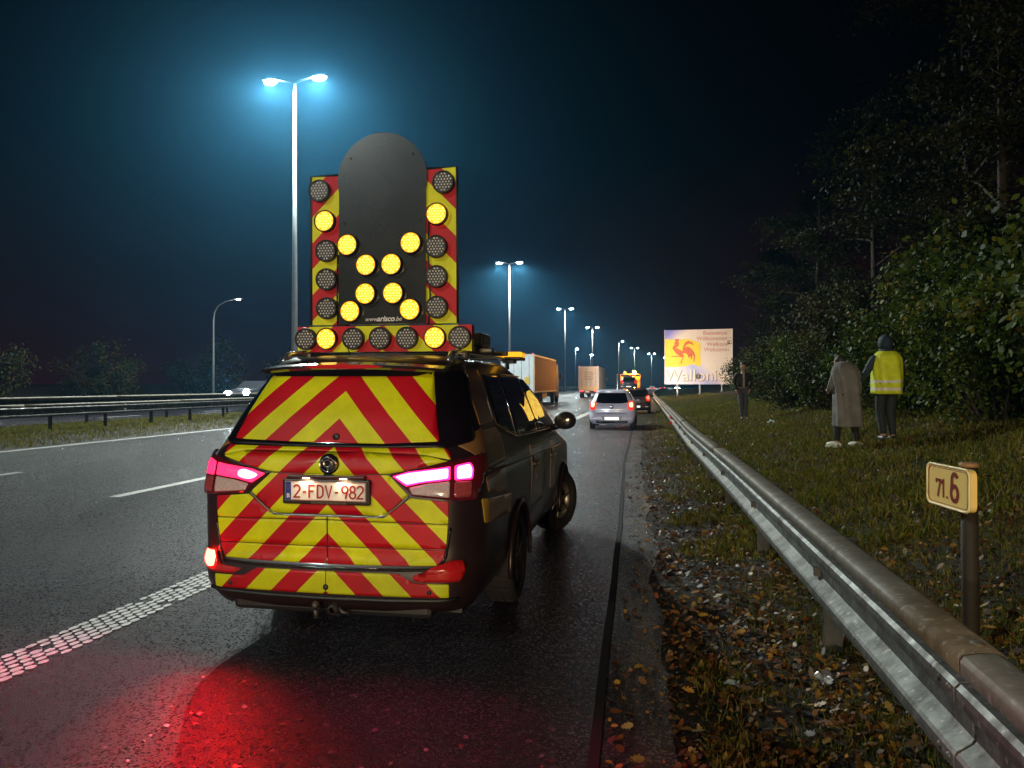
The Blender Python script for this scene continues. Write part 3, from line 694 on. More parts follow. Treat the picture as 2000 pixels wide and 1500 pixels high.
# ------------------------------------------------------------------ vehicle surfaces
class Shell:
    """body whose horizontal sections are rounded rectangles; P(s,z) walks round the tail, S(y,z) along a side"""
    def __init__(s, WT, YR, RT, YF, FT, bow=.05): s.WT, s.YR, s.RT, s.YF, s.FT, s.bow = WT, YR, RT, YF, FT, bow
    def P(s, q, z):
        w_ = lerp(s.WT, z); r = lerp(s.RT, z); yr = lerp(s.YR, z); sg = 1 if q >= 0 else -1; q = abs(q); s1 = w_ - r; arc = r * math.pi / 2
        if q <= s1: x = q; y = s.bow * (x / w_) ** 2
        elif q <= s1 + arc: t = (q - s1) / r; x = s1 + r * math.sin(t); y = r * (1 - math.cos(t)) + s.bow * (x / w_) ** 2
        else: x = w_; y = r + s.bow + (q - s1 - arc)
        return Vector((sg * x, yr + y, z))
    def S(s, y, z, sg=1):
        w_ = lerp(s.WT, z); r = lerp(s.RT, z); yr = lerp(s.YR, z)
        return s.P(sg * (w_ - r + r * math.pi / 2 + y - yr - r - s.bow), z)
    def ring(s, z, n1=8, n2=7, n3=14, k=1.0):
        w_ = lerp(s.WT, z); r = lerp(s.RT, z); yr = lerp(s.YR, z); yf = lerp(s.YF, z); rf = lerp(s.FT, z); pts = []
        s1 = w_ - r; arc = r * math.pi / 2
        for i in range(n1): pts.append(s.P(s1 * i / n1, z))
        for i in range(n2): pts.append(s.P(s1 + arc * i / n2, z))
        ya = yr + r + s.bow; yb = max(ya + .1, yf - rf)
        for i in range(n3): pts.append(Vector((w_, ya + (yb - ya) * i / n3, z)))
        for i in range(n2 + 1):
            t = math.pi / 2 * i / n2; pts.append(Vector((w_ - rf + rf * math.cos(t), yb + rf * math.sin(t), z)))
        for i in range(1, n1 + 1): pts.append(Vector(((w_ - rf) * (1 - i / n1), yb + rf + .04 * (i / n1), z)))
        full = pts + [Vector((-p.x, p.y, p.z)) for p in pts[-2:0:-1]]
        if k != 1:
            cy = (yr + yf) / 2; full = [Vector((p.x * k, cy + (p.y - cy) * k, p.z)) for p in full]
        return full
    def body(s, name, zs, roof, m, parent, arches=(), bottom=None):
        """zs: section heights; roof: [(scale, z)] closing sections"""
        rings = [s.ring(z) for z in zs]
        top = s.ring(zs[-1])
        for k, z in roof:
            cy = (lerp(s.YR, zs[-1]) + lerp(s.YF, zs[-1])) / 2
            rings.append([Vector((p.x * k, cy + (p.y - cy) * k, z)) for p in top])
        n = len(rings[0]); vs = [p for r_ in rings for p in r_]
        fs = [(i * n + j, i * n + (j + 1) % n, (i + 1) * n + (j + 1) % n, (i + 1) * n + j) for i in range(len(rings) - 1) for j in range(n)]
        mb = MB().add(vs, fs, 0, True); mb.add(rings[0], [list(range(n))[::-1]]); mb.add(rings[-1], [list(range(n))])
        o = mb.build(name, m, parent)
        for (y, z, r, wd) in arches:
            for sg in (-1, 1):
                c = MB().lathe([(0, -.45), (r, -.45), (r, .15), (0, .15)] if sg > 0 else [(0, -.15), (r, -.15), (r, .45), (0, .45)], (sg * wd, y, z), 'x', 36).build('cut', m)
                bo = o.modifiers.new('b', 'BOOLEAN'); bo.operation = 'DIFFERENCE'; bo.object = c; bo.solver = 'EXACT'
                if parent: c.parent = parent
                bpy.context.view_layer.update()
                apply_mods(o); bpy.data.objects.remove(c)
        return o
def rnd_poly(poly, r=.02, seg=4):
    out = []; n = len(poly)
    for i in range(n):
        p0, p1, p2 = Vector(poly[i - 1]), Vector(poly[i]), Vector(poly[(i + 1) % n])
        a = (p0 - p1); b = (p2 - p1); rr = min(r, a.length * .45, b.length * .45)
        A = p1 + a.normalized() * rr; B = p1 + b.normalized() * rr
        for k in range(seg + 1):
            t = k / seg; out.append(tuple((1 - t) ** 2 * A + 2 * t * (1 - t) * p1 + t * t * B))
    return out
def skinpanel(name, poly, F, off, m, parent, r=.02, thick=.006, step=.05, smooth=True):
    """a sheet lying on the surface F(u,v), standing off by `off`, with real thickness"""
    pl = rnd_poly(poly, r) if r else poly
    bm = bmesh.new(); vs = [bm.verts.new((a, b, 0)) for a, b in pl]; f = bm.faces.new(vs); bmesh.ops.triangulate(bm, faces=[f])
    us = [a for a, b in pl]; vv = [b for a, b in pl]
    for lo, hi, ax in ((min(us), max(us), 0), (min(vv), max(vv), 1)):
        c = math.floor(lo / step) * step + step
        while c < hi:
            bmesh.ops.bisect_plane(bm, geom=bm.verts[:] + bm.edges[:] + bm.faces[:], plane_co=(c, 0, 0) if ax == 0 else (0, c, 0), plane_no=(1, 0, 0) if ax == 0 else (0, 1, 0)); c += step
    bmesh.ops.recalc_face_normals(bm, faces=bm.faces)
    for f in bm.faces:
        f.smooth = smooth
    h = 1e-3; info = {}
    for v in bm.verts:
        a, b = v.co.x, v.co.y; p = F(a, b); n = (F(a + h, b) - F(a - h, b)).cross(F(a, b + h) - F(a, b - h)); n.normalize()
        if n.dot(Vector((p.x, p.y - 2.2, 0))) < 0: n = -n
        info[v] = (p + n * off, p + n * (off - thick))
    bd = [e for e in bm.edges if e.is_boundary]
    low = {}
    for e in bd:
        for v in e.verts:
            if v not in low: low[v] = bm.verts.new(info[v][1])
    for v, (p, _) in info.items(): v.co = p
    for e in bd:
        a, b = e.verts; bm.faces.new((a, b, low[b], low[a]))
    bmesh.ops.recalc_face_normals(bm, faces=bm.faces)
    me = bpy.data.meshes.new(name); bm.to_mesh(me); bm.free(); me.materials.append(m)
    o = bpy.data.objects.new(name, me); COL.objects.link(o); o.parent = parent; return o
def wheel(parent, c, r, wd, steer=0, spokes=5, rimcol=None, side=1):
    RM = mat('alloy', (.35, .35, .36), .35, metal=.8)
    t = MB(); t.lathe([(r * .62, -wd / 2), (r * .93, -wd / 2), (r, -wd * .36), (r * 1.0, 0), (r, wd * .36), (r * .93, wd / 2), (r * .62, wd / 2), (r * .62, -wd / 2)], (0, 0, 0), 'x', 40)
    for k in range(44):      # tread blocks
        a = 2 * math.pi * k / 44
        for xx in (-wd * .25, 0, wd * .25): t.box((xx, (r + .002) * math.cos(a), (r + .002) * math.sin(a)), (wd * .2, .03, .008), rot=Matrix.Rotation(a - math.pi / 2, 3, 'X'))
    o = t.build('wheel', RUBBER, parent); o.location = c; o.rotation_euler = (0, 0, steer)
    m = MB(); x0 = side * wd * .36
    m.lathe([(r * .63, -wd * .4), (r * .63, wd * .4), (r * .57, wd * .4), (r * .55, -wd * .4), (r * .63, -wd * .4)], (0, 0, 0), 'x', 32)
    m.lathe([(0, -.02), (r * .16, -.02), (r * .16, .02), (0, .025)], (x0, 0, 0), 'x', 16)
    for k in range(spokes):
        a = 2 * math.pi * k / spokes + .3
        m.box((x0, r * .34 * math.cos(a), r * .34 * math.sin(a)), (.03, r * .1, r * .5), rot=Matrix.Rotation(a - math.pi / 2, 3, 'X'), bev=.008)
    rr = m.build('rim', RM, o); return o

# ------------------------------------------------------------------ the patrol vehicle
suv = thing('patrol_vehicle', 'large people carrier with yellow and red chevrons across its tail, standing on the hard shoulder', 'road patrol car', (-1.95, 4.32, 0))
SV = Shell([(.28, .84), (.40, .91), (.55, .94), (.95, .95), (1.15, .93), (1.30, .88), (1.5, .80), (1.7, .71), (1.79, .65)],
           [(.28, .05), (.36, .0), (.55, .0), (.60, .03), (1.0, .02), (1.20, .06), (1.27, .14), (1.45, .22), (1.6, .31), (1.735, .40), (1.755, .35), (1.79, .38)],
           [(.3, .22), (1.2, .26), (1.8, .30)],
           [(.28, 4.9), (.45, 5.1), (.85, 5.12), (.98, 5.0), (1.04, 4.7), (1.10, 4.4), (1.16, 4.12), (1.3, 3.9), (1.5, 3.55), (1.7, 3.1), (1.79, 2.75)],
           [(.3, .35), (1.0, .4), (1.8, .3)])
BODY = mat('body_paint', (.018, .009, .007), .38, coat=.3, var=.2, vscale=2)
SV.body('body', [.28, .32, .36, .40, .48, .55, .575, .60, .7, .8, .9, .95, 1.0, 1.04, 1.1, 1.16, 1.2, 1.235, 1.27, 1.3, 1.4, 1.5, 1.6, 1.7, 1.735, 1.755, 1.79],
        [(.97, 1.815), (.9, 1.84), (.7, 1.862), (.4, 1.875), (.05, 1.88)], BODY, suv, arches=((1.42, .33, .41, .88), (4.32, .33, .41, .88)))
MB().box((0, 2.6, .25), (1.5, 4.4, .12)).box((0, .16, .3), (1.3, .2, .12), bev=.03).build('underbody', BLACKP, suv)
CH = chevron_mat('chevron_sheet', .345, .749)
g = .0022
skinpanel('rear_window', [(-.76, 1.75), (.60, 1.75), (.86, 1.745), (.90, 1.30), (.72, 1.262), (.3, 1.258), (-.3, 1.258), (-.72, 1.262), (-.90, 1.30), (-.86, 1.745)], SV.P, .006, GLASSD, suv, .04)
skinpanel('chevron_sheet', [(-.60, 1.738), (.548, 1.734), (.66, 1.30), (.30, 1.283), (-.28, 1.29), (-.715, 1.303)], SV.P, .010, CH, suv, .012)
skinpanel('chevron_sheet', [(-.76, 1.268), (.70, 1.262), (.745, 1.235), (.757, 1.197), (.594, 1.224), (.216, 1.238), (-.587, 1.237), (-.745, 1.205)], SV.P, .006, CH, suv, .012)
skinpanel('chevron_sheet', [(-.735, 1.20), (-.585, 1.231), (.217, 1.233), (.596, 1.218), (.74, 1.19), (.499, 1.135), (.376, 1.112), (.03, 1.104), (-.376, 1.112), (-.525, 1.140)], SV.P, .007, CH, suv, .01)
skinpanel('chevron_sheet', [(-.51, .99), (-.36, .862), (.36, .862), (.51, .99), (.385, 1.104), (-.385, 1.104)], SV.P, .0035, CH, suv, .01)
for sg in (-1, 1):
    q = lambda L: [(sg * a, b) for a, b in L]
    skinpanel('chevron_sheet', q([(.004, .847), (.355, .847), (.525, .972), (.755, .953), (.75, .822), (.004, .832)]), SV.P, .007, CH, suv, .008)
    skinpanel('chevron_sheet', q([(.004, .827), (.75, .816), (.738, .668), (.004, .668)]), SV.P, .007, CH, suv, .006)
    skinpanel('chevron_sheet', q([(.004, .663), (.736, .663), (.722, .60), (.685, .571), (.45, .565), (.004, .562)]), SV.P, .007, CH, suv, .012)
    skinpanel('chevron_sheet', q([(.002, .522), (.46, .52), (.55, .468), (.76, .465), (.76, .385), (.002, .385)]), SV.P, .005, CH, suv, .006)
    # lamps
    HOUS = mat('lamp_housing', (.10, .008, .012), .12, coat=1)
    tl = skinpanel('tail_light', q([(.394, 1.105), (.60, 1.15), (.774, 1.19), (1.0, 1.215), (1.01, 1.14), (.925, .957), (.785, .962), (.539, .988)]), SV.P, .022, HOUS, suv, .015, .03)
    TLM = emis('tail_light_glow', (1, .012, .14), 5.5, (.5, .02, .03)) if sg > 0 else emis('tail_light_glow_dim', (1, .02, .10), 2.6, (.5, .02, .03))
    skinpanel('lit_lens', q([(.414, 1.096), (.507, 1.124), (.752, 1.155), (.756, 1.08), (.6, 1.062), (.5, 1.040)]), SV.P, .027, TLM, tl, .008, .006)
    skinpanel('lit_lens', q([(.776, 1.159), (.865, 1.173), (.889, 1.14), (.884, 1.078), (.781, 1.076)]), SV.P, .027, TLM, tl, .012, .006)
    HOT = emis('tail_light_core', (1, .13, .40), 13, (.5, .02, .03))
    if sg > 0:
        skinpanel('hot_lens', [(.432, 1.094), (.512, 1.116), (.742, 1.146), (.744, 1.088), (.6, 1.070), (.505, 1.050)], SV.P, .029, HOT, tl, .012, .003)
        skinpanel('hot_lens', [(.789, 1.152), (.860, 1.163), (.878, 1.137), (.874, 1.086), (.793, 1.084)], SV.P, .029, HOT, tl, .014, .003)
    else: skinpanel('hot_lens', [(-.50, 1.105), (-.56, 1.122), (-.60, 1.11), (-.60, 1.078), (-.55, 1.062), (-.50, 1.062), (-.455, 1.088)], SV.P, .029, HOT, tl, .03, .003)
    CL = mat('clear_lens', (.55, .42, .42), .15, coat=1, var=.25, vscale=60)
    skinpanel('clear_lens', q([(.52, 1.032), (.62, 1.054), (.755, 1.070), (.759, .981), (.539, .998)]), SV.P, .026, CL, tl, .008, .006)
    skinpanel('side_lens', q([(.781, 1.068), (.885, 1.068), (.879, .977), (.785, .98)]), SV.P, .026, mat('side_lens', (.35, .06, .06), .15, coat=1, var=.3, vscale=50), tl, .01, .006)
    rf = skinpanel('bumper_lamp', q([(.548, .489), (.59, .478), (.822, .482), (.853, .535), (.839, .597), (.762, .597), (.735, .545), (.70, .53), (.62, .523), (.55, .52)] if sg > 0 else [(.56, .51), (.62, .478), (.80, .482), (.85, .535), (.842, .60), (.76, .605), (.70, .53), (.62, .52)]), SV.P, .016, mat('red_reflector', (.45, .01, .01), .15, coat=1), suv, .012, .02)
    # bumper fixings
    MB().lathe([(0, -.004), (.012, -.004), (.014, .002), (.008, .006), (0, .006)], tuple(SV.P(sg * .645, .415) - Vector((0, .008, 0))), 'y', 12).build('bolt', BLACKP, suv)
FOG = skinpanel('fog_light', [(-.845, .60), (-.775, .60), (-.745, .56), (-.76, .515), (-.81, .51), (-.842, .55)], SV.P, .022, emis('fog_glow', (1, .009, .006), 130, (.5, .01, .01)), suv, .012, .01)
def red_light(x, y, z, W, col, sz, yaw, size=178, pitch=55, bl=.3):
    l = bpy.data.lights.new('rear_light', 'SPOT'); l.energy = W; l.color = col; l.shadow_soft_size = sz; l.spot_size = R(size); l.spot_blend = bl
    o = bpy.data.objects.new('rear_light', l); COL.objects.link(o); o.parent = suv; o.location = (x, y, z); o.rotation_euler = (R(pitch), 0, R(180 + yaw))
red_light(-.82, -.04, .555, 26, (1, .010, .006), .03, 0, 140, 66, .5)
red_light(-.82, -.03, .555, 230, (1, .008, .005), .03, 30, 62, 56, 1)
red_light(.62, -.04, 1.115, 90, (1, .02, .20), .03, 0, 124, 66, .6); red_light(-.60, -.04, 1.10, 150, (1, .02, .20), .03, -32, 124, 66, .6)
MB().lathe([(0, -.006), (.020, -.006), (.024, 0), (.012, .004), (0, .004)], tuple(SV.P(.0, 1.325) - Vector((0, .014, -.0))), 'y', 16).build('wiper_spindle', BLACKP, suv)
MB().ell(tuple(SV.P(0, .425) - Vector((0, .006, 0))), (.018, .01, .018), 14, 8).build('parking_sensor', BLACKP, suv)
# chrome crease under the plate, tailgate seams, black lower lip
def surf_tube(name, pts, F, off, rad, m, parent, n=8, sub=6):
    P3 = []
    for (a, b), (c, d) in zip(pts, pts[1:]):
        for k in range(sub): t = k / sub; P3.append(F(a + (c - a) * t, b + (d - b) * t) - Vector((0, off, 0)))
    P3.append(F(*pts[-1]) - Vector((0, off, 0)))
    return MB().tube(P3, rad, n).build(name, m, parent)
surf_tube('trim_strip', [(-.515, .985), (-.45, .925), (-.375, .866), (-.32, .853), (0, .853), (.32, .853), (.375, .866), (.45, .925), (.515, .985)], SV.P, .006, .0055, mat('satin_chrome', (.4, .38, .37), .3, metal=.9), suv)
surf_tube('tailgate_lip', [(-.76, .8), (-.735, .62), (-.69, .553), (-.45, .544), (0, .541), (.45, .544), (.69, .553), (.735, .62), (.765, .8)], SV.P, .004, .010, mat('gloss_black', (.01, .01, .01), .15, coat=1), suv)
surf_tube('bumper_lip', [(-.82, .37), (-.4, .36), (0, .357), (.4, .36), (.82, .37)], SV.P, .002, .014, BLACKP, suv)
surf_tube('wiper_cowl', [(-.72, 1.283), (-.3, 1.272), (.3, 1.268), (.70, 1.276)], SV.P, .012, .007, BLACKP, suv)
# rear spoiler and high brake light
mb = MB(); prof = [(.30, 1.752), (.27, 1.765), (.275, 1.782), (.36, 1.80), (.62, 1.83), (.62, 1.80)]
for i in range(21):
    x = -.63 + 1.26 * i / 20; sag = -.028 * (x / .63) ** 2; back = .10 * (abs(x) / .63) ** 3
    mb.v += [(x, y + back, z + sag) for y, z in prof]
k = len(prof)
for i in range(20):
    for j in range(k): mb.f.append([i * k + j, i * k + (j + 1) % k, (i + 1) * k + (j + 1) % k, (i + 1) * k + j]); mb.m.append(0); mb.sm.append(False)
mb.f += [list(range(k)), list(range(20 * k, 21 * k))]; mb.m += [0, 0]; mb.sm += [False, False]
mb.build('spoiler', mat('spoiler_paint', (.02, .012, .012), .2, coat=1), suv)
mb = MB()
L = [(-.27, 1.765), (-.2, 1.778), (0, 1.783), (.2, 1.778), (.27, 1.765), (.2, 1.757), (0, 1.755), (-.2, 1.757)]
mb.prism(L, .262, .29); mb.build('high_brake_light', mat('brake_lens', (.5, .015, .02), .15, coat=1, emit=(1, .02, .03), es=.05), suv)
# badge
ml = MB(); c = SV.P(0, 1.165) - Vector((0, .02, 0))
bl = MB().lathe([(0, 0), (.062, 0), (.066, .01), (.06, .02), (0, .02)], (c.x, c.y, c.z), 'y', 28); bl.box((c.x, c.y + .012, c.z - .07), (.07, .02, .06), bev=.006)
bd = bl.build('badge', mat('badge_black', (.008, .008, .008), .2, coat=1), suv)
pts = [(c.x + .047 * math.cos(t) * (1 + .12 * math.cos(2 * t)), c.y - .004, c.z + .046 * math.sin(t)) for t in [2 * math.pi * i / 40 for i in range(41)]]
r1 = MB().tube(pts, .008, 8)
pts = [(c.x + .026 * math.cos(t), c.y - .004, c.z + .006 + .021 * math.sin(t)) for t in [2 * math.pi * i / 30 for i in range(31)]]
r1.tube(pts, .007, 8); r1.box((c.x, c.y - .004, c.z - .030), (.012, .008, .03), bev=.002); r1.box((c.x - .034, c.y - .004, c.z + .018), (.024, .008, .009), bev=.002); r1.box((c.x + .034, c.y - .004, c.z + .018), (.024, .008, .009), bev=.002)
r1.build('emblem', CHROME, bd)
def ribbon(mb, pts, w_, y0, y1):
    P2 = [Vector(p) for p in pts]; n = len(P2); closed = (P2[0] - P2[-1]).length < 1e-6; L = []; Q = []
    for i, p in enumerate(P2):
        a = P2[i - 1] if i else (P2[-2] if closed else None); b = P2[i + 1] if i < n - 1 else (P2[1] if closed else None)
        d1 = (p - a).normalized() if a is not None else None; d2 = (b - p).normalized() if b is not None else None
        d1 = d1 or d2; d2 = d2 or d1; t = (d1 + d2); t = t.normalized() if t.length > 1e-6 else d1
        nn = Vector((-t.y, t.x)); k = w_ / 2 / max(.5, nn.dot(Vector((-d1.y, d1.x)))); L.append(p + nn * k); Q.append(p - nn * k)
    for i in range(n - 1):
        mb.prism([tuple(L[i]), tuple(L[i + 1]), tuple(Q[i + 1]), tuple(Q[i])], y0, y1)
def arc(cx, cz, rx, rz, a0, a1, n=10): return [(cx + rx * math.cos(R(a0 + (a1 - a0) * i / n)), cz + rz * math.sin(R(a0 + (a1 - a0) * i / n))) for i in range(n + 1)]
GLY = {'2': [arc(.28, .72, .26, .25, 165, -35) + [(.03, .03), (.56, .03)]], 'F': [[(.05, 0), (.05, .97), (.52, .97)], [(.05, .52), (.44, .52)]],
       'D': [[(.05, .03), (.05, .97), (.22, .97)] + arc(.22, .65, .31, .32, 90, 0, 5)[1:] + arc(.22, .35, .31, .32, 0, -90, 5) + [(.05, .03)]],
       'V': [[(.0, 1), (.28, .03), (.56, 1)]], '-': [[(.12, .45), (.42, .45)]], '.': [[(.2, .0), (.2, .13)]],
       '9': [arc(.29, .70, .25, .27, -25, 335, 22), arc(.29, .70, .25, .27, 0, -20, 3) + [(.34, .0)]],
       '6': [arc(.29, .29, .25, .26, 0, 360, 22), [(.06, .40), (.09, .62)] + arc(.31, .72, .22, .25, 165, 30, 8)], '8': [arc(.29, .26, .25, .235, 0, 360, 22), arc(.29, .74, .21, .225, 0, 360, 20)],
       '7': [[(.04, .80), (.04, .96), (.56, .96), (.22, 0)]], '1': [[(.08, .80), (.32, .97), (.32, 0)]]}
def glyph(name, ch, h, x, z, m, parent, wgt=.14, y=0.0, sx=1.0, th=.0015):
    mb = MB()
    for k_, st in enumerate(GLY[ch]): ribbon(mb, [((a - .28) * h * sx + x, (b - .5) * h + z) for a, b in st], h * wgt, y - th - k_ * .0002, y)
    return mb.build(name, m, parent, fixn=False)
# licence plate with holder and its lamps
pc = SV.P(0, 1.0); py = pc.y - .018
hold = MB().box((0, py + .006, 1.0), (.565, .03, .155), bev=.01).build('plate_holder', mat('plate_holder', (.02, .012, .008), .4, var=.3, vscale=80), suv)
MB().box((0, pc.y - .012, 1.09), (.50, .05, .022), bev=.006).build('plate_lamp_bar', mat('lamp_bar', (.05, .01, .01), .3, coat=.5), suv)
plate = MB().box((0, py - .012, 1.005), (.52, .004, .115), bev=.0).build('licence_plate', mat('plate_white', (.78, .74, .70), .35, var=.06, vscale=20), suv)
PRED = mat('plate_red', (.30, .008, .006), .4)
yy = py - .0155
MB().box((-.2395, yy, 1.005), (.036, .003, .112)).build('euro_band', mat('euro_blue', (.02, .03, .25), .4), plate)
text_mesh('letter', 'B', .036, WHITEP, plate, (-.2385, yy - .003, .975), sx=1, off=.0008)
mb = MB()
for k in range(12):
    a = 2 * math.pi * k / 12; mb.lathe([(0, -.001), (.0016, -.001), (.0016, .001), (0, .001)], (-.2395 + .012 * math.cos(a), yy - .002, 1.028 + .012 * math.sin(a)), 'y', 6)
mb.build('stars', mat('star_yellow', (.25, .22, .05), .4), plate)
for tx, x in (('2', -.182), ('-', -.132), ('F', -.086), ('D', -.032), ('V', .024), ('-', .075), ('9', .127), ('8', .176), ('2', .225)):
    glyph('digit', tx, .078, x, 1.004, PRED, plate, .135, yy - .0003, sx=.95)
for s in ((-.256, 1.0605), (-.256, .9495)):
    pass
MB().box((0, yy, 1.0595), (.516, .0025, .003)).box((0, yy, .9505), (.516, .0025, .003)).box((.2565, yy, 1.005), (.003, .0025, .106)).build('plate_border', PRED, plate)
text_mesh('dealer_strip', 'BOUWMEESTER-PRODUCTIE.BE', .016, mat('dull_gold', (.25, .18, .10), .5), hold, (.02, py - .011, .934), sx=1.0, ext=.0006, off=0)
for s in (-.12, .12):
    l = bpy.data.lights.new('plate_lamp', 'AREA'); l.energy = .30; l.color = (1, .74, .45); l.shape = 'RECTANGLE'; l.size = .05; l.size_y = .012
    o = bpy.data.objects.new('plate_lamp', l); COL.objects.link(o); o.parent = suv; o.location = (s, pc.y - .055, 1.078); o.rotation_euler = (R(28), 0, 0)
    MB().box((s, pc.y - .038, 1.084), (.045, .012, .006)).build('plate_lamp_lens', emis('plate_lamp_glow', (1, .78, .5), 5), suv)
# tow hook
mb = MB().tube([(-.045, .25, .33), (-.045, .1, .27), (-.045, .02, .245), (-.045, -.035, .255), (-.045, -.045, .30)], [.02, .02, .019, .018, .015], 10)
mb.ell((-.045, -.045, .325), (.025, .025, .025), 14, 9); mb.lathe([(.02, 0), (.036, .01), (.036, .05), (.02, .06)], (.04, .0, .285), 'y', 16); mb.tube([(.06, .04, .30), (.10, .02, .27), (.14, .03, .265)], .012, 8)
mb.build('tow_hook', mat('dull_steel', (.09, .08, .075), .5, metal=.7, var=.3, vscale=30), suv)
# sides: glass, livery, handles, mirrors, wheels
for sg in (-1, 1):
    F = lambda a, b, sg=sg: SV.S(a, b, sg)
    skinpanel('side_window', [(1.02, 1.36), (1.30, 1.72), (1.80, 1.735), (1.55, 1.262)], F, .004, GLASSD, suv, .03)
    skinpanel('side_window', [(1.60, 1.258), (1.86, 1.735), (2.70, 1.72), (2.62, 1.236)], F, .004, GLASSD, suv, .03)
    skinpanel('side_window', [(2.67, 1.235), (2.76, 1.71), (2.95, 1.70), (3.45, 1.47), (3.80, 1.22)], F, .004, GLASSD, suv, .03)
    MB().tube([F(a, b) + Vector((sg * .006, 0, 0)) for a, b in [(.98, 1.37), (1.2, 1.31), (1.55, 1.25), (2.2, 1.232), (3.0, 1.218), (3.84, 1.205)]], .0065, 8).build('window_trim', mat('brass_chrome', (.5, .4, .28), .25, metal=.9), suv)
    MB().tube([F(a, b) + Vector((sg * .004, 0, 0)) for a, b in [(.98, 1.37), (1.26, 1.73), (1.9, 1.745), (2.8, 1.73)]], .006, 8).build('roof_trim', BLACKP, suv)
    LIV = mat('livery_yellow', (.50, .34, .03), .35, coat=.4, var=.15, vscale=5); LIV2 = mat('livery_tan', (.28, .15, .05), .35, coat=.4, var=.15, vscale=5)
    skinpanel('livery_patch', [(.62, 1.70), (.80, 1.76), (1.16, 1.77), (.93, 1.40), (.50, 1.39)], F, .003, LIV2, suv, .01)
    skinpanel('livery_patch', [(.16, 1.31), (.50, 1.375), (.90, 1.36), (1.02, 1.30), (.90, 1.12), (.35, 1.12)], F, .003, LIV2, suv, .02)
    skinpanel('livery_patch', [(.28, 1.10), (.90, 1.10), (.86, .90), (.30, .985)], F, .003, LIV2, suv, .01)
    skinpanel('livery_patch', [(.20, .955), (1.06, .87), (1.04, .74), (.24, .80)], F, .003, LIV, suv, .015)
    skinpanel('livery_patch', [(2.0, 1.15), (2.6, 1.12), (2.6, .62), (2.0, .62)], F, .003, LIV2, suv, .015)
    skinpanel('livery_patch', [(3.2, 1.1), (3.6, 1.08), (3.6, .6), (3.2, .62)], F, .003, LIV2, suv, .015)
    for a in (1.90, 2.80):       # door seams
        MB().tube([F(a, b) for b in (.5, .8, 1.0, 1.2)], .004, 6).build('door_seam', mat('seam', (.002, .002, .002), .8), suv)
    MB().tube([F(a, b) + Vector((sg * .004, 0, 0)) for a, b in [(.35, 1.115), (1.0, 1.075), (2.0, 1.05), (3.2, 1.02), (4.0, 1.0)]], .006, 6).build('shoulder_crease', BODY, suv)
    for a, b in ((2.12, .985), (3.25, .96)):
        p = F(a, b); hb = MB().box((p.x + sg * .028, p.y, p.z), (.022, .20, .032), bev=.008); hb.box((p.x + sg * .012, p.y - .07, p.z), (.03, .025, .028)); hb.box((p.x + sg * .012, p.y + .07, p.z), (.03, .025, .028)); hb.ell((p.x + sg * .002, p.y, p.z), (.012, .055, .06), 12, 8)
        hb.build('door_handle', mat('handle_dark', (.03, .02, .015), .25, coat=.6), suv)
    mm = MB().ell((sg * 1.065, 3.47, 1.285), (.115, .075, .092), 18, 12); mm.tube([(sg * .88, 3.58, 1.20), (sg * .95, 3.52, 1.215), (sg * 1.0, 3.48, 1.24)], [.035, .032, .04], 10)
    mi = mm.build('wing_mirror', mat('mirror_shell', (.02, .018, .018), .35, coat=.3), suv)
    MB().ell((sg * 1.065, 3.405, 1.285), (.09, .012, .068), 16, 8).build('mirror_glass', mat('mirror_glass', (.05, .05, .055), .08, metal=.6), mi)
    for y, st in ((1.42, 0), (4.32, R(-26))):
        # arch flare
        pts = [(sg * .955, y + .43 * math.cos(t), .33 + .43 * math.sin(t)) for t in [R(-8 + 196 * i / 18) for i in range(19)]]
        MB().tube(pts, .018, 8).build('arch_flare', BODY, suv)
        wheel(suv, (sg * .835, y, .345), .345, .225, st, 6, side=sg)
# amber reflection in the two front right windows, added as glowing sheets on the glass
WIN_REFL = emis('amber_reflection', (1, .62, .08), 1.1, (.3, .2, .02))
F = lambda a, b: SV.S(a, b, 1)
nb = WIN_REFL.node_tree; nz = nb.nodes.new('ShaderNodeTexNoise'); nz.inputs['Scale'].default_value = 9; nz.inputs['Detail'].default_value = 6
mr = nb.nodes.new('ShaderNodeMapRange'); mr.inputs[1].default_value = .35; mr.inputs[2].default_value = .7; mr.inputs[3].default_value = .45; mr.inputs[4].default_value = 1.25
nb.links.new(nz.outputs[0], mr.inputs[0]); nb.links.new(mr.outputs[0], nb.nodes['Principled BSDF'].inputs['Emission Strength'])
skinpanel('reflection_patch', [(2.20, 1.49), (2.33, 1.45), (2.42, 1.47), (2.62, 1.545), (2.64, 1.34), (2.50, 1.325), (2.34, 1.33), (2.31, 1.42)], F, .0055, WIN_REFL, suv, .008, .003)
skinpanel('reflection_patch', [(2.74, 1.55), (2.84, 1.585), (3.06, 1.60), (3.28, 1.50), (3.35, 1.40), (3.30, 1.335), (3.0, 1.33), (2.95, 1.36), (2.82, 1.32), (2.71, 1.345)], F, .0055, WIN_REFL, suv, .008, .003)
# roof rails, aerial, beacon bar
for sg in (-1, 1):
    MB().tube([(sg * .60, .62, 1.80), (sg * .60, .70, 1.865), (sg * .60, .9, 1.885), (sg * .60, 2.3, 1.90), (sg * .59, 2.75, 1.87), (sg * .58, 2.82, 1.81)], .022, 10).build('roof_rail', mat('rail_alu', (.5, .5, .5), .22, metal=.9), suv)
    MB().box((sg * .60, 1.0, 1.865), (.10, .10, .07), bev=.02).build('rack_foot', mat('rack', (.12, .12, .12), .3, metal=.6), suv)
MB().tube([(-.16, .78, 1.84), (-.165, .74, 1.9), (-.185, .62, 2.02)], [.008, .004, .002], 6).ell((-.16, .78, 1.85), (.02, .035, .018), 10, 6).build('aerial', BLACKP, suv)

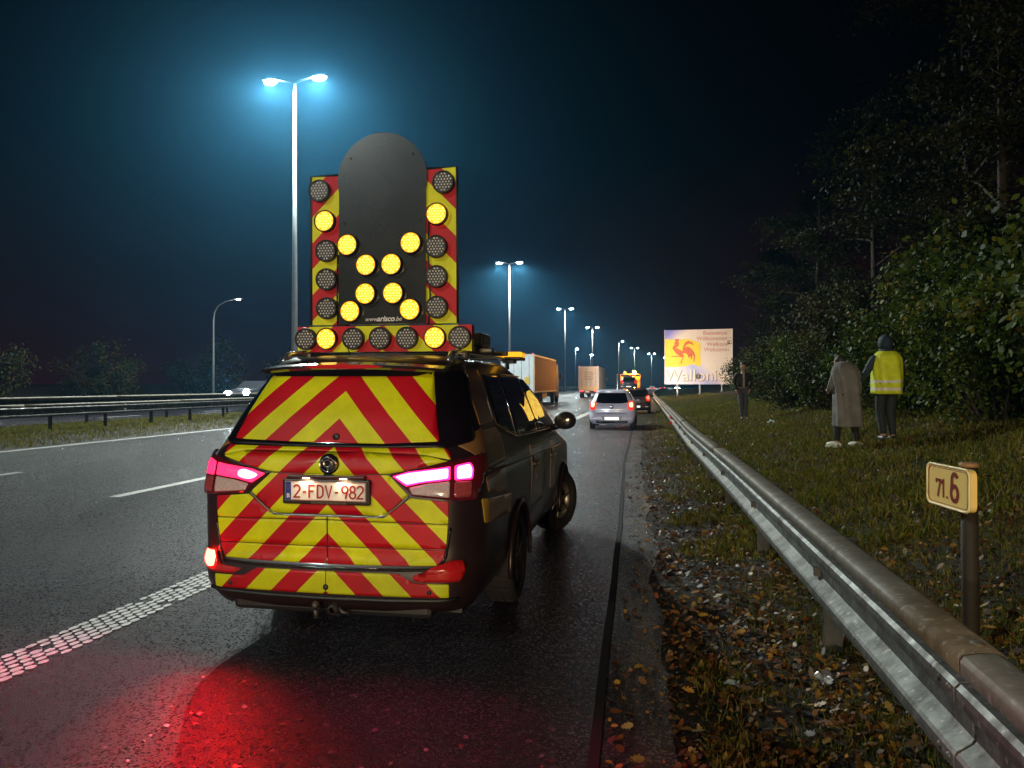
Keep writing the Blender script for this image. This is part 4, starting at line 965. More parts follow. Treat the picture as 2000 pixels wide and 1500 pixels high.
# ------------------------------------------------------------------ arrow board on the roof
bd = thing('arrow_board', 'upright warning board with lit amber lamps forming a cross on the patrol car roof', 'warning light board', (-1.95, 5.33, 0))
CHB = chevron_mat('board_chevron', .39, 2.89, 1.0, 'V', 0, rough=.4); CHB2 = chevron_mat('bar_chevron', .37, 2.10, 1.0, 'V', 0, rough=.4)
p1 = [(-.572, 2.10), (.562, 2.10), (.555, 3.235), (-.575, 3.215)]
MB().prism(p1, 0, .035).build('board_panel', CHB, bd)
MB().prism([(-.665, 1.895), (.675, 1.895), (.675, 2.085), (-.665, 2.085)], -.035, .035).build('lower_bar', CHB2, bd)
# dark face with the round head
cx, cz, rr_ = -.008, 3.165, .345
pts = [(-.345, 2.10), (.327, 2.10)]
for i in range(31):
    t = R(-14 + 208 * i / 30); pts.append((cx + rr_ * math.cos(t), cz + rr_ * math.sin(t)))
fm = mat('smoked_panel', (.022, .024, .023), .22, var=.6, vscale=2.2, coat=.3)
dk = MB().prism(pts, -.022, -.008).build('dark_face', fm, bd)
text_mesh('web_address', 'www.', .045, WHITEP, dk, (-.085, -.026, 2.135), ext=.001, shear=.3)
text_mesh('web_address', 'arisco', .056, WHITEP, dk, (.022, -.026, 2.137), ext=.001, shear=.3, off=.0014)
text_mesh('web_address', '.be', .045, WHITEP, dk, (.118, -.026, 2.135), ext=.001, shear=.3)
eg = MB().tube([(-.572, .0, 2.10), (-.575, .0, 3.215), (-.34, 0, 3.219)], .009, 6).tube([(.33, 0, 3.23), (.555, 0, 3.235), (.562, 0, 2.10)], .009, 6)
for x_, z_ in ((-.30, 2.16), (.29, 2.16), (-.30, 2.85), (.29, 2.85), (-.25, 3.33), (.23, 3.34), (0, 2.12)): eg.ell((x_, -.024, z_), (.009, .004, .009), 8, 5)
eg.tube([(.35, -.03, 2.09), (.36, -.02, 2.3), (.345, -.025, 2.6), (.35, -.02, 2.85)], .006, 6).tube([(-.35, -.03, 2.09), (-.36, -.02, 2.35), (-.352, -.025, 2.62)], .006, 6)
eg.build('edging', BLACKP, bd)
dots = []
for i in range(-3, 4):
    for j in range(-3, 4):
        x, z = (i + .5 * (j % 2)) * .0225, j * .0195
        if math.hypot(x, z) < .066: dots.append((x, z))
ON1 = mat('amber_on', (.06, .03, .0), .3, emit=(1, .42, .0), es=1.6); ON2 = mat('amber_led', (.06, .04, .01), .3, emit=(1, .74, .13), es=2.6)
OFF1 = mat('lamp_off', (.05, .05, .052), .25, coat=.5); OFF2 = mat('led_off', (.62, .62, .60), .2, coat=1)
RIM = mat('lamp_rim', (.015, .012, .010), .35)
def lampmeshes():
    out = []
    rim = MB().lathe([(.0725, -.03), (.074, -.045), (.080, -.045), (.083, -.035), (.083, 0)], (0, 0, 0), 'y', 30)
    for k in range(8):
        a = 2 * math.pi * k / 8; rim.ell((.077 * math.cos(a), -.046, .077 * math.sin(a)), (.003, .002, .003), 6, 4)
    for a_, b_ in ((ON1, ON2), (OFF1, OFF2)):
        l = MB().lathe([(0, -.034), (.0735, -.034), (.0735, -.01)], (0, 0, 0), 'y', 30, 0, False)
        for x, z in dots: l.ell((x, -.035, z), (.0074, .005, .0074), 8, 5, 1)
        out.append(l)
    return rim, out
rimb, (lon, loff) = lampmeshes()
PL = [(-.495, 3.10, 0, 0), (.462, 3.12, 0, 1), (-.452, 2.872, 1, 0), (.412, 2.89, 1, 1), (-.442, 2.65, 0, 0), (.407, 2.655, 0, 1), (-.438, 2.437, 0, 0), (.41, 2.437, 0, 1), (-.435, 2.222, 0, 0), (.412, 2.215, 0, 1),
      (-.265, 2.685, 1, 2), (.222, 2.685, 1, 2), (-.12, 2.533, 1, 2), (.075, 2.533, 1, 2), (-.125, 2.322, 1, 2), (.088, 2.322, 1, 2), (-.243, 2.195, 1, 2), (.216, 2.20, 1, 2)]
PL += [(x, 1.992, i in (1, 5), 3) for i, x in enumerate((-.588, -.423, -.215, -.008, .197, .408, .592))]
proto = {}
for x, z, on, kind in PL:
    dy = {0: -.004, 1: -.004, 2: -.022, 3: -.037}[kind]
    if on not in proto:
        r_ = rimb.build('signal_lamp', RIM, bd); l_ = (lon if on else loff).build('lens', [ON1, ON2] if on else [OFF1, OFF2], r_); proto[on] = r_
    else:
        r_ = proto[on].copy(); COL.objects.link(r_); r_.parent = bd
        l_ = proto[on].children[0].copy(); COL.objects.link(l_); l_.parent = r_
    r_.location = (x, dy, z); r_['label'] = 'lit amber signal lamp' if on else 'unlit grey signal lamp'
MB().box((0, .09, 2.02), (1.2, .06, .06)).box((-.35, .1, 2.5), (.05, .05, .95)).box((.35, .1, 2.5), (.05, .05, .95)).box((0, .1, 2.9), (.9, .04, .05)).tube([(.3, .12, 2.4), (.3, .7, 1.95)], .025, 8).tube([(-.3, .12, 2.4), (-.3, .7, 1.95)], .025, 8).build('support_frame', mat('frame_black', (.03, .03, .03), .5, metal=.4), bd)
MB().box((.0, .35, 1.915), (1.5, .05, .04), bev=.01).box((0, .95, 1.915), (1.5, .05, .04), bev=.01).box((.62, .62, 1.915), (.05, .7, .04), bev=.01).box((-.62, .62, 1.915), (.05, .7, .04), bev=.01).box((.55, .55, 2.0), (.22, .3, .12), bev=.03).build('roof_frame', mat('frame_grey', (.10, .10, .10), .4, metal=.6), bd)
bb = thing('amber_beacon_bar', 'flat amber beacon bar across the front of the patrol car roof', 'beacon', (-1.95, 7.05, 1.885))
MB().box((0, 0, .012), (1.5, .26, .03), bev=.01).box((.62, 0, -.015), (.1, .2, .03)).box((-.62, 0, -.015), (.1, .2, .03)).build('base', BLACKP, bb)
BCM = mat('beacon_amber', (.6, .28, .01), .2, coat=1, emit=(1, .45, .02), es=1.5)
for sg in (-1, 1):
    MB().box((sg * .62, 0, .05), (.28, .25, .05), bev=.02).build('amber_lens', BCM, bb)
MB().box((0, 0, .05), (.9, .24, .045), bev=.02).build('centre_cover', mat('beacon_cover', (.2, .14, .06), .25, coat=1), bb)

# ------------------------------------------------------------------ other cars
def hatchback(name, label, loc, paint, rz=0, lit=8.0, group=None):
    root = thing(name, label, 'car', loc, rz, group)
    sh = Shell([(.2, .74), (.32, .82), (.5, .85), (.8, .85), (.95, .83), (1.1, .75), (1.3, .66), (1.42, .59)],
               [(.2, .08), (.28, .0), (.5, -.02), (.58, .06), (.8, .05), (.95, .10), (1.1, .20), (1.36, .36), (1.40, .30), (1.42, .36)],
               [(.3, .24), (1.42, .22)], [(.2, 3.8), (.4, 3.95), (.7, 3.9), (.85, 3.6), (.95, 3.0), (1.05, 2.85), (1.42, 2.2)], [(.2, .3), (1.4, .2)], .06)
    P_ = mat(name + '_paint', paint, .3, metal=0, coat=.8, var=.08, vscale=3)
    sh.body('body', [.2, .28, .32, .4, .5, .58, .7, .8, .88, .95, 1.02, 1.1, 1.2, 1.3, 1.36, 1.40, 1.42], [(.95, 1.45), (.8, 1.475), (.4, 1.49), (.05, 1.492)], P_, root, arches=((.72, .29, .34, .8), (3.2, .29, .34, .8)))
    skinpanel('rear_window', [(-.50, 1.355), (.50, 1.355), (.60, 1.0), (.3, .965), (-.3, .965), (-.60, 1.0)], sh.P, .006, GLASSD, root, .05)
    for sg in (-1, 1):
        q = [(sg * a, b) for a, b in [(.56, .99), (.74, 1.08), (.82, 1.0), (.84, .80), (.76, .71), (.60, .76)]]
        tl = skinpanel('tail_light', q, sh.P, .018, mat('hatch_lamp', (.4, .01, .01), .15, coat=1, emit=(1, .03, .01), es=1.2), root, .03, .02)
        skinpanel('lit_lens', [(sg * a, b) for a, b in [(.62, .97), (.74, 1.02), (.78, .95), (.76, .82), (.65, .83)]], sh.P, .022, emis(name + '_tail', (1, .18, .10), lit, (.5, .02, .02)), tl, .03, .006)
        skinpanel('side_window', [(.62, 1.02), (.85, 1.36), (1.7, 1.38), (2.5, .98)], lambda a, b, sg=sg: sh.S(a, b, sg), .004, GLASSD, root, .03)
        mm = MB().ell((sg * .93, 2.35, 1.0), (.1, .06, .07), 12, 8); mm.tube([(sg * .8, 2.4, .95), (sg * .9, 2.36, .97)], .03, 6); mm.build('wing_mirror', P_, root)
        for y in (.72, 3.2): wheel(root, (sg * .76, y, .295), .295, .18, 0, 7, side=sg)
        MB().box((sg * .62, -.03, .42), (.22, .02, .03), bev=.006).build('bumper_reflector', mat('bump_refl', (.5, .35, .38), .2, coat=1), root)
    skinpanel('tailgate_seam', [(-.55, .60), (.55, .60), (.58, .59), (.55, .585), (-.55, .585), (-.58, .59)], sh.P, .002, mat('seam', (.002, .002, .002), .8), root, 0)
    skinpanel('lower_bumper', [(-.62, .34), (.62, .34), (.55, .24), (-.55, .24)], sh.P, .008, BLACKP, root, .03)
    hb = MB().prism([(-.40, .50), (.40, .50), (.30, .33), (-.30, .33)], -.03, .0); hb.build('plate_recess', mat(name + '_recess', tuple(c * .25 for c in paint), .4), root)
    MB().box((0, -.038, .415), (.52, .012, .11), bev=.003).build('licence_plate', mat('hatch_plate', (.8, .8, .78), .35, emit=(1, .95, .85), es=.9), root)  # plate itself glows, in place of light from a plate lamp
    b = MB().lathe([(0, -.012), (.06, -.012), (.07, 0), (.07, .02), (0, .02)], (0, .045, .84), 'y', 22); b.build('badge', CHROME, root)
    MB().box((0, .345, 1.385), (.35, .02, .02), bev=.005).build('high_brake_light', mat('brake_lens', (.5, .015, .02), .15), root)
    return root
hatchback('silver_hatchback', 'silver hatchback with its tail lights on, parked on the shoulder ahead of the patrol car', (-1.48, 28.2, 0), (.55, .54, .64))
hatchback('dark_hatchback', 'dark car mostly hidden in front of the silver hatchback', (-.95, 44, 0), (.05, .02, .02), lit=3)
# tiny far and oncoming cars
def small_car(name, label, loc, rz, paint, front, power=0, es=14, group=None):
    root = thing(name, label, 'car', loc, rz, group)
    mb = MB(); prof = [(0, .25), (-.02, .75), (.1, .95), (.5, 1.38), (2.0, 1.42), (2.9, .98), (4.0, .78), (4.15, .5), (4.1, .25)]
    mb.prism(prof, -.82, .82, plane='yz'); bo = mb.build('body', mat(name + '_p', paint, .3, coat=.6), root); bv = bo.modifiers.new('b', 'BEVEL'); bv.width = .1; bv.segments = 3
    for sg in (-1, 1):
        MB().prism([(.35, .95), (.6, 1.32), (2.0, 1.35), (2.7, .97)], sg * .80, sg * .835, plane='yz').build('side_window', GLASSD, root)
        y = 4.13 if front else -.04
        MB().ell((sg * .62, y, .66), (.24, .08, .13) if es > 50 else (.17, .06, .10), 12, 8).build('headlight' if front else 'tail_light', emis('headlamp', (.85, .95, 1), es * 2) if front else emis('far_tail', (1, .03, .06), es), root)
        for yy_ in (.75, 3.3): MB().lathe([(0, -.09), (.3, -.09), (.31, 0), (.3, .09), (0, .09)], (sg * .76, yy_, .31), 'x', 20).build('wheel', RUBBER, root)
    if power:
        l = bpy.data.lights.new('headlight_beam', 'SPOT'); l.energy = power; l.spot_size = R(75); l.spot_blend = .8; l.color = (.85, .95, 1); l.shadow_soft_size = .1
        o = bpy.data.objects.new('headlight_beam', l); COL.objects.link(o); o.parent = root; o.location = (0, 4.4, .7); o.rotation_euler = (R(88), 0, 0)
    return root
small_car('oncoming_van', 'oncoming vehicle with glaring white headlights beyond the central barriers', (-25.2, 47, .5), R(180), (.03, .03, .035), True, 700, 75)
small_car('far_white_car', 'far pale car in the bend beside the foot of the billboard', (-3.0 + bend(230), 230, 0), R(-3), (.6, .6, .6), False, 0, 6)
small_car('far_red_lit_car', 'far car with red tail lights in the bend under the billboard', (-1.6 + bend(265) , 265, 0), R(-4), (.2, .2, .2), False, 0, 18)
small_car('far_oncoming_car', 'far car with white lights in the bend under the billboard', (3.5 + bend(270), 275, 0), R(176), (.4, .4, .4), True, 0, 12)

# ------------------------------------------------------------------ lorries
def truck_wheel(parent, x, y, r=.5, wd=.3):
    MB().lathe([(0, -wd / 2), (r * .9, -wd / 2), (r, -wd * .35), (r, wd * .35), (r * .9, wd / 2), (0, wd / 2)], (x, y, r), 'x', 26).build('wheel', RUBBER, parent)
def lorry(name, label, loc, side_mat, rear_mat, L=13.6, w_=1.275, h=4.0, zf=1.15, cab=True, logo=False, es=5.0):
    root = thing(name, label, 'lorry', loc)
    bx = MB().box((0, L / 2, (zf + h) / 2), (2 * w_ - .04, L, h - zf), bev=.03).build('cargo_box', WHITEP, root)
    dd = MB()
    for sg in (-1, 1): dd.box((sg * .615, -.012, (zf + h) / 2), (1.20, .03, h - zf - .12), bev=.01)
    dd.build('rear_doors', rear_mat, root)
    lk = MB()
    for x in (-.9, -.3, .3, .9): lk.tube([(x, -.045, zf + .08), (x, -.045, h - .1)], .02, 8)
    for x in (-.9, -.3, .3, .9): lk.box((x, -.06, zf + .9), (.25, .03, .05))
    lk.build('locking_bars', GALV, root)
    # curtain side: folded sheet between posts
    for sg in (-1, 1):
        vs = []; n = 110
        for i in range(n + 1):
            y = .12 + (L - .24) * i / n; d = .022 * abs(math.sin(i * math.pi / 2.2)) + .01
            vs += [(sg * (w_ + d), y, zf + .02), (sg * (w_ + d), y, h - .1)]
        MB().add(vs, [(2 * i, 2 * i + 1, 2 * i + 3, 2 * i + 2) for i in range(n)]).build('side_curtain', side_mat, root)
    fr = MB().box((0, 0.02, h + .01), (2 * w_ + .06, .12, .08)).box((0, 0, zf - .06), (2 * w_, .14, .14))
    for sg in (-1, 1): fr.box((sg * w_, 0.0, (zf + h) / 2), (.09, .1, h - zf)); fr.box((sg * (w_ + .01), L / 2, h - .03), (.05, L, .12)); fr.box((sg * (w_ + .01), L / 2, zf - .03), (.05, L, .12))
    fr.build('frame', mat(name + '_frame', (.5, .45, .42), .4, metal=.3), root)
    MB().box((0, .12, .62), (2.3, .1, .14), bev=.02).box((0, L / 2, .95), (.9, L - .4, .2)).box((-1.1, L * .45, .75), (.04, 5, .4)).box((1.1, L * .45, .75), (.04, 5, .4)).build('chassis', mat('chassis_red', (.10, .02, .015), .5), root)
    for y in (1.8, 3.1, 4.4):
        for sg in (-1, 1): truck_wheel(root, sg * (w_ - .16), y)
    for sg in (-1, 1):
        MB().box((sg * .92, .04, .88), (.42, .06, .13), bev=.02).build('tail_light', emis(name + '_tail', (1, .02, .05), es, (.5, .02, .02)), root)
        MB().box((sg * (w_ - .08), -.02, h + .07), (.12, .06, .06), bev=.02).build('marker_light', emis('marker_red', (1, .02, .06), 14 if sg > 0 else 3), root)
    MB().box((-.2, -.03, .78), (.52, .02, .11)).build('licence_plate', mat('truck_plate', (.8, .78, .7), .4, emit=(1, .9, .8), es=.4), root)
    if cab:
        c = MB(); c.prism([(L + .5, .6), (L + .45, 3.3), (L + .9, 3.7), (L + 1.8, 3.6), (L + 2.45, 2.2), (L + 2.5, .5)], -1.24, 1.24, plane='yz'); c.build('cab', mat(name + '_cab', (.25, .12, .08), .3, coat=.6), root)
        for sg in (-1, 1): truck_wheel(root, sg * 1.1, L + 1.8); truck_wheel(root, sg * 1.1, L - 1.2); MB().box((sg * 1.42, L + 2.2, 2.5), (.22, .12, .5), bev=.03).build('wing_mirror', BLACKP, root)
    return root
OR = mat('orange_curtain', (.92, .105, .012), .6, var=.12, vscale=2, spec=.25); PALE = mat('pale_doors', (.55, .6, .65), .4, var=.15, vscale=2.5)
t1 = lorry('curtain_lorry', 'articulated lorry with an orange curtain side driving off just right of the patrol car', (-10.3, 58, 0), OR, PALE)
MB().box((.75, -.06, 2.0), (.42, .02, .55), bev=.01).build('door_sticker', mat('sticker', (.6, .4, .05), .5), t1)
t2 = lorry('box_lorry', 'pale box lorry with a square emblem on its rear doors, ahead of the orange lorry', (-8.1, 98, 0), mat('dull_curtain', (.35, .33, .30), .5, var=.1), mat('cream_doors', (.62, .52, .42), .45, var=.1, vscale=3), L=13.6, es=7)
em = MB()
for (x0, x1, z0, z1) in ((-.5, .5, 3.25, 3.33), (-.5, .5, 2.3, 2.38), (-.5, -.42, 2.3, 3.33), (.42, .5, 2.3, 3.33), (-.28, .3, 3.0, 3.1), (-.3, .28, 2.72, 2.84), (-.28, .3, 2.48, 2.56)): em.box(((x0 + x1) / 2, -.05, (z0 + z1) / 2), (x1 - x0, .02, z1 - z0))
em.build('door_emblem', mat('emblem_tan', (.42, .27, .16), .5), t2)
MB().box((0, -.08, 1.28), (2.4, .03, .22)).box((0, -.08, .98), (2.4, .02, .12)).build('reflective_band', mat('band_yellow', (.75, .5, .12), .4), t2)
# flatbed recovery truck with a car on its back
rt = thing('recovery_truck', 'flatbed recovery truck with a flashing amber beacon on the shoulder near the bend', 'recovery truck', (-2.45, 80, 0))
MB().box((0, 3.2, 1.0), (2.4, 6.4, .14), bev=.02).box((0, 4.0, .75), (.8, 8, .25)).build('flatbed', mat('bed_dark', (.10, .05, .03), .4, metal=.4), rt)
OY_ = mat('orange_paint', (.7, .28, .03), .35, coat=.5)
for sg in (-1, 1):
    MB().box((sg * 1.16, .1, 1.9), (.07, .08, 1.8), bev=.01).box((sg * 1.16, .1, 2.75), (.14, .12, .12), bev=.02).build('rear_stanchion', OY_, rt)
    MB().box((sg * 1.0, -.03, .9), (.35, .06, .14), bev=.02).build('tail_light', emis('rt_tail', (1, .06, .12), 22), rt)
    MB().box((sg * 1.0, -.03, .62), (.18, .06, .1), bev=.02).build('reverse_light', emis('rt_marker', (1, .35, .1), 5), rt)
    for y in (1.6, 6.8): truck_wheel(rt, sg * 1.05, y, .45, .28)
MB().box((0, -.02, .75), (2.4, .05, .3)).build('rear_panel', chevron_mat('truck_panel', .3, .1, 1, 'V'), rt)
cb = MB(); cb.prism([(6.7, .6), (6.7, 2.4), (7.0, 2.6), (8.3, 2.5), (8.8, 1.6), (8.9, .6)], -1.1, 1.1, plane='yz'); cb.build('cab', OY_, rt)
MB().box((0, 6.75, 2.0), (1.6, .04, .7), bev=.02).build('cab_window', GLASSD, rt)
MB().tube([(-1.1, 6.4, 1.0), (-1.1, 6.4, 2.85), (1.1, 6.4, 2.85), (1.1, 6.4, 1.0)], .06, 8).build('headboard', OY_, rt)
MB().lathe([(.0, 0), (.16, 0), (.17, .1), (.15, .28), (.05, .36), (0, .37)], (.45, 6.4, 2.9), 'z', 18).build('amber_beacon', emis('beacon_glow', (1, .42, .03), 260), rt)
MB().lathe([(.0, 0), (.14, 0), (.15, .1), (.12, .24), (0, .3)], (-.6, 6.4, 2.9), 'z', 18).build('amber_beacon', emis('beacon_dim', (1, .35, .08), 5), rt)
l = bpy.data.lights.new('beacon_light', 'POINT'); l.energy = 2600; l.color = (1, .42, .05); l.shadow_soft_size = .2
o = bpy.data.objects.new('beacon_light', l); COL.objects.link(o); o.parent = rt; o.location = (.45, 6.1, 3.35)
hatchback('carried_car', 'dark car loaded on the bed of the recovery truck', (-2.45, 80.4, 1.08), (.03, .03, .07), lit=0.0)

# ------------------------------------------------------------------ welcome billboard
bbx, bby = 5.72, 99.0
sign = thing('welcome_billboard', 'large illuminated-looking billboard reading Wallonie with a red rooster on a yellow flag', 'billboard', (bbx, bby, 0), R(-3))
def board_paint():
    m = bpy.data.materials.new('billboard_print'); m.use_nodes = True; t = m.node_tree; b = t.nodes['Principled BSDF']
    co = t.nodes.new('ShaderNodeTexCoord'); s = t.nodes.new('ShaderNodeSeparateXYZ'); t.links.new(co.outputs['Object'], s.inputs[0])
    n = t.nodes.new('ShaderNodeTexNoise'); n.inputs['Scale'].default_value = .7; n.inputs['Detail'].default_value = 6; t.links.new(co.outputs['Object'], n.inputs['Vector'])
    # printed diagonal band of violet blue sweeping across a cream sheet
    u = math_node(t, 'ADD', s.outputs['X'], math_node(t, 'MULTIPLY', s.outputs['Z'], 1.0)); u = math_node(t, 'ADD', u, math_node(t, 'MULTIPLY', n.outputs[0], 1.2))
    r = t.nodes.new('ShaderNodeValToRGB'); e_ = r.color_ramp.elements
    e_[0].position = 0; e_[0].color = (.62, .62, .72, 1); e_[1].position = 1; e_[1].color = (.80, .70, .58, 1)
    for p, c_ in ((.40, (.66, .64, .74)), (.52, (.42, .44, .72)), (.60, (.60, .58, .72)), (.66, (.78, .70, .60))): q = e_.new(p); q.color = (*c_, 1)
    t.links.new(math_node(t, 'DIVIDE', math_node(t, 'ADD', u, 3.5), 14), r.inputs[0])
    u2 = math_node(t, 'SUBTRACT', s.outputs['Z'], math_node(t, 'MULTIPLY', s.outputs['X'], .75))
    r2 = t.nodes.new('ShaderNodeValToRGB'); e_ = r2.color_ramp.elements; e_[0].position = .79; e_[0].color = (0, 0, 0, 1); e_[1].position = .92; e_[1].color = (1, 1, 1, 1)
    t.links.new(math_node(t, 'DIVIDE', u2, 12), r2.inputs[0])
    mx = t.nodes.new('ShaderNodeMix'); mx.data_type = 'RGBA'; t.links.new(r2.outputs[0], mx.inputs[0]); t.links.new(r.outputs[0], mx.inputs[6]); mx.inputs[7].default_value = (.22, .22, .62, 1)
    t.links.new(mx.outputs[2], b.inputs['Base Color']); b.inputs['Roughness'].default_value = .5
    b.inputs['Emission Strength'].default_value = 0
    return m
HW, Z0, Z1 = 4.15, 1.75, 8.75
MB().prism([(-HW, Z0), (HW, Z0), (HW, Z1), (-HW, Z1 - .08)], 0, .12).build('panel', board_paint(), sign)
MB().box((0, -.004, Z0 + 1.95), (2 * HW, .006, .03)).box((-HW - .03, .06, (Z0 + Z1) / 2), (.06, .2, Z1 - Z0)).box((HW + .03, .06, (Z0 + Z1) / 2), (.06, .2, Z1 - Z0 + .05)).build('frame', mat('board_frame', (.6, .6, .58), .4), sign)
for x in (-2.6, .2, 2.9): MB().box((x, .3, 2.6), (.22, .22, 6.4), bev=.02).build('leg', GALV, sign)
fl = [(-HW + .02, 3.98), (-HW + .02, 7.55), (-2.6, 7.42), (-1.2, 7.55), (-.2, 7.15), (.2, 7.08), (.33, 6.5), (.25, 5.4), (.36, 4.6), (.28, 4.05), (0, 4.02), (-.6, 4.32), (-1.6, 4.05), (-2.8, 3.95)]
MB().prism(fl, -.012, -.001).build('yellow_flag', mat('flag_yellow', (.85, .66, .05), .5, var=.1, vscale=1.2), sign)
RO = mat('rooster_red', (.72, .16, .06), .5, var=.25, vscale=3)
def px(L, s=1): # rooster points from the printed outline, board units of 16.3 px-cells to the metre
    return [(-HW + (x - 165) * .00715, Z1 - .08 - (y - 195) * .00735) for x, y in L]
rb = MB()
for poly in ([(340, 350), (420, 350), (405, 380), (415, 440), (400, 480), (350, 500), (420, 530), (470, 560), (480, 610), (500, 650), (470, 670), (430, 650), (370, 610), (330, 560), (300, 520), (305, 480), (340, 450), (325, 425), (350, 400)],
             [(470, 600), (480, 500), (510, 420), (570, 380), (640, 410), (675, 470), (640, 450), (590, 430), (540, 450), (520, 500), (560, 480), (620, 510), (670, 570), (695, 640), (685, 740), (665, 750), (665, 660), (650, 610), (640, 690), (625, 720), (610, 650), (580, 690), (560, 620), (520, 600)],
             [(480, 660), (500, 660), (470, 720), (460, 760), (480, 772), (400, 775), (440, 760), (455, 710)], [(270, 645), (400, 645), (470, 655), (470, 668), (400, 662), (290, 662)]):
    rb.prism(px(poly), -.022, -.010)
rb.build('rooster', RO, sign)
def bt(s, cx_, cy_, size, m, al='CENTER', off=0, sxx=1): return text_mesh('lettering', s, size, m, sign, (*[(-HW + (cx_ - 165) * .00715)], -.012, Z1 - .08 - (cy_ - 195) * .00735), ext=.006, align=al, off=off, sx=sxx)
DUL = mat('faded_red', (.58, .22, .2), .5)
for s, x, y in (('Bienvenue', 1245, 255), ('Willkommen', 1245, 350), ('Welkom', 1245, 448), ('Welcome', 1245, 540)): bt(s, x, y, .72, DUL, 'RIGHT')
shd = text_mesh('lettering', 'Wallonie', 2.05, mat('letter_shadow', (.16, .12, .14), .5), sign, (-HW + (690 - 165) * .00715 + .05, -.008, Z1 - .08 - (990 - 195) * .00735 - .04), ext=.003, off=.035)
bt('Wallonie', 690, 990, 2.05, mat('letter_cream', (.85, .72, .55), .5))
g_ = MB()
for rr in (.33, .17):
    g_.tube([(-HW + (745 - 165) * .00715 + rr * .8 * math.cos(t), -.035, Z1 - .08 - (1000 - 195) * .00735 + rr * math.sin(t)) for t in [2 * math.pi * i / 24 for i in range(25)]], .05, 6)
g_.build('graffiti', mat('graffiti', (.10, .08, .07), .6), sign)

# ------------------------------------------------------------------ distance marker
km = thing('distance_marker', 'small rounded yellow plate reading 71.6 on a wooden post behind the crash barrier', 'distance marker', (1.545, 4.10, H(1.545, 4.1)))
hz = H(1.545, 4.1)
mb = MB().tube([(0.01, 0, -.3), (0, 0, .5), (-.005, 0, 1.245 - hz)], [.040, .039, .038], 22)
mb.build('post', mat('post_wood', (.022, .017, .009), .75, var=.3, vscale=20, bump=.4, bscale=30), km)
MB().tube([(-.005, 0, 1.245 - hz), (-.005, 0, 1.262 - hz), (-.005, 0, 1.268 - hz)], [.044, .044, .034], 22).build('post_cap', mat('cap_wood', (.32, .18, .08), .6, var=.2, vscale=30), km)
ang = math.atan2(1.484 - 1.43, 4.33 - 3.94)
def rr_box(w_, h_, r_): return rnd_poly([(-w_ / 2, -h_ / 2), (w_ / 2, -h_ / 2), (w_ / 2, h_ / 2), (-w_ / 2, h_ / 2)], r_, 6)
KY = mat('marker_yellow', (.92, .66, .20), .45, var=.06, vscale=8)
pl = bpy.data.objects.new('plate', None)
plm = MB().prism(rr_box(.40, .205, .04), -.0, .035).build('plate', [KY], km)
rim = MB(); o_ = rnd_poly([(-.2, -.1025), (.2, -.1025), (.2, .1025), (-.2, .1025)], .04, 6); rim.tube([(a, -.001, b) for a, b in o_ + o_[:1]], .006, 8)
rim.build('plate_rim', mat('marker_rim', (.90, .74, .38), .4), plm)
KR = mat('numeral_red', (.20, .016, .005), .5)
inn = rnd_poly([(-.186, -.089), (.186, -.089), (.186, .089), (-.186, .089)], .03, 6); MB().tube([(a, -.001, b) for a, b in inn + inn[:1]], .0016, 6).build('border_line', KR, plm)
glyph('number', '7', .088, -.088, -.016, KR, plm, .16, -.001, .85); glyph('number', '1', .088, -.040, -.016, KR, plm, .16, -.001, .8); glyph('number', '.', .088, .004, -.016, KR, plm, .16, -.001, 1); glyph('number', '6', .142, .066, .004, KR, plm, .155, -.001, .86)
plm.location = (-.09, .035, 1.14 - hz); plm.rotation_euler = (0, 0, -math.pi / 2 + .135)

# ------------------------------------------------------------------ people
def skin(name, J, E, m, parent, sub=2, keep=None):
    """continuous body surface grown over a skeleton; J: name -> (pos, rx, ry)"""
    names = list(J); me = bpy.data.meshes.new(name); me.from_pydata([J[n][0] for n in names], [(names.index(a), names.index(b)) for a, b in E], [])
    o = bpy.data.objects.new(name, me); COL.objects.link(o)
    sk = o.modifiers.new('skin', 'SKIN'); sk.use_smooth_shade = True
    for i, n in enumerate(names):
        v = me.skin_vertices[0].data[i]; q = J[n]; v.radius = (q[1], q[2] if len(q) > 2 else q[1]); v.use_root = (i == 0)
    ss = o.modifiers.new('sub', 'SUBSURF'); ss.levels = sub; ss.render_levels = sub
    apply_mods(o); o.data.materials.clear(); o.data.materials.append(m)
    for p in o.data.polygons: p.use_smooth = True
    o.parent = parent; return o
SKINM = mat('skin', (.42, .24, .17), .5, var=.08, vscale=20)
def hand_mb(mb, wrist, dirv, side, palmn, s=1.0):
    """palm and five bent fingers"""
    d = Vector(dirv).normalized(); n = Vector(palmn).normalized(); a = d.cross(n).normalized() * side; w0 = Vector(wrist)
    mb.tube([w0, w0 + d * .03 * s, w0 + d * .09 * s], [.024 * s, .036 * s, .036 * s], 10, sq=.5)
    for k, (o_, L) in enumerate(((-.027, .07), (-.009, .08), (.009, .075), (.027, .06))):
        b = w0 + d * .088 * s + a * o_ * s; mb.tube([b, b + d * L * .4 * s + n * .008 * s, b + d * L * .75 * s + n * .025 * s, b + d * L * .9 * s + n * .045 * s], [.0095 * s, .009 * s, .008 * s, .006 * s], 7)
    b = w0 + d * .025 * s - a * .03 * s; mb.tube([b, b + d * .03 * s - a * .022 * s + n * .01 * s, b + d * .062 * s - a * .026 * s + n * .02 * s], [.013 * s, .011 * s, .008 * s], 7)
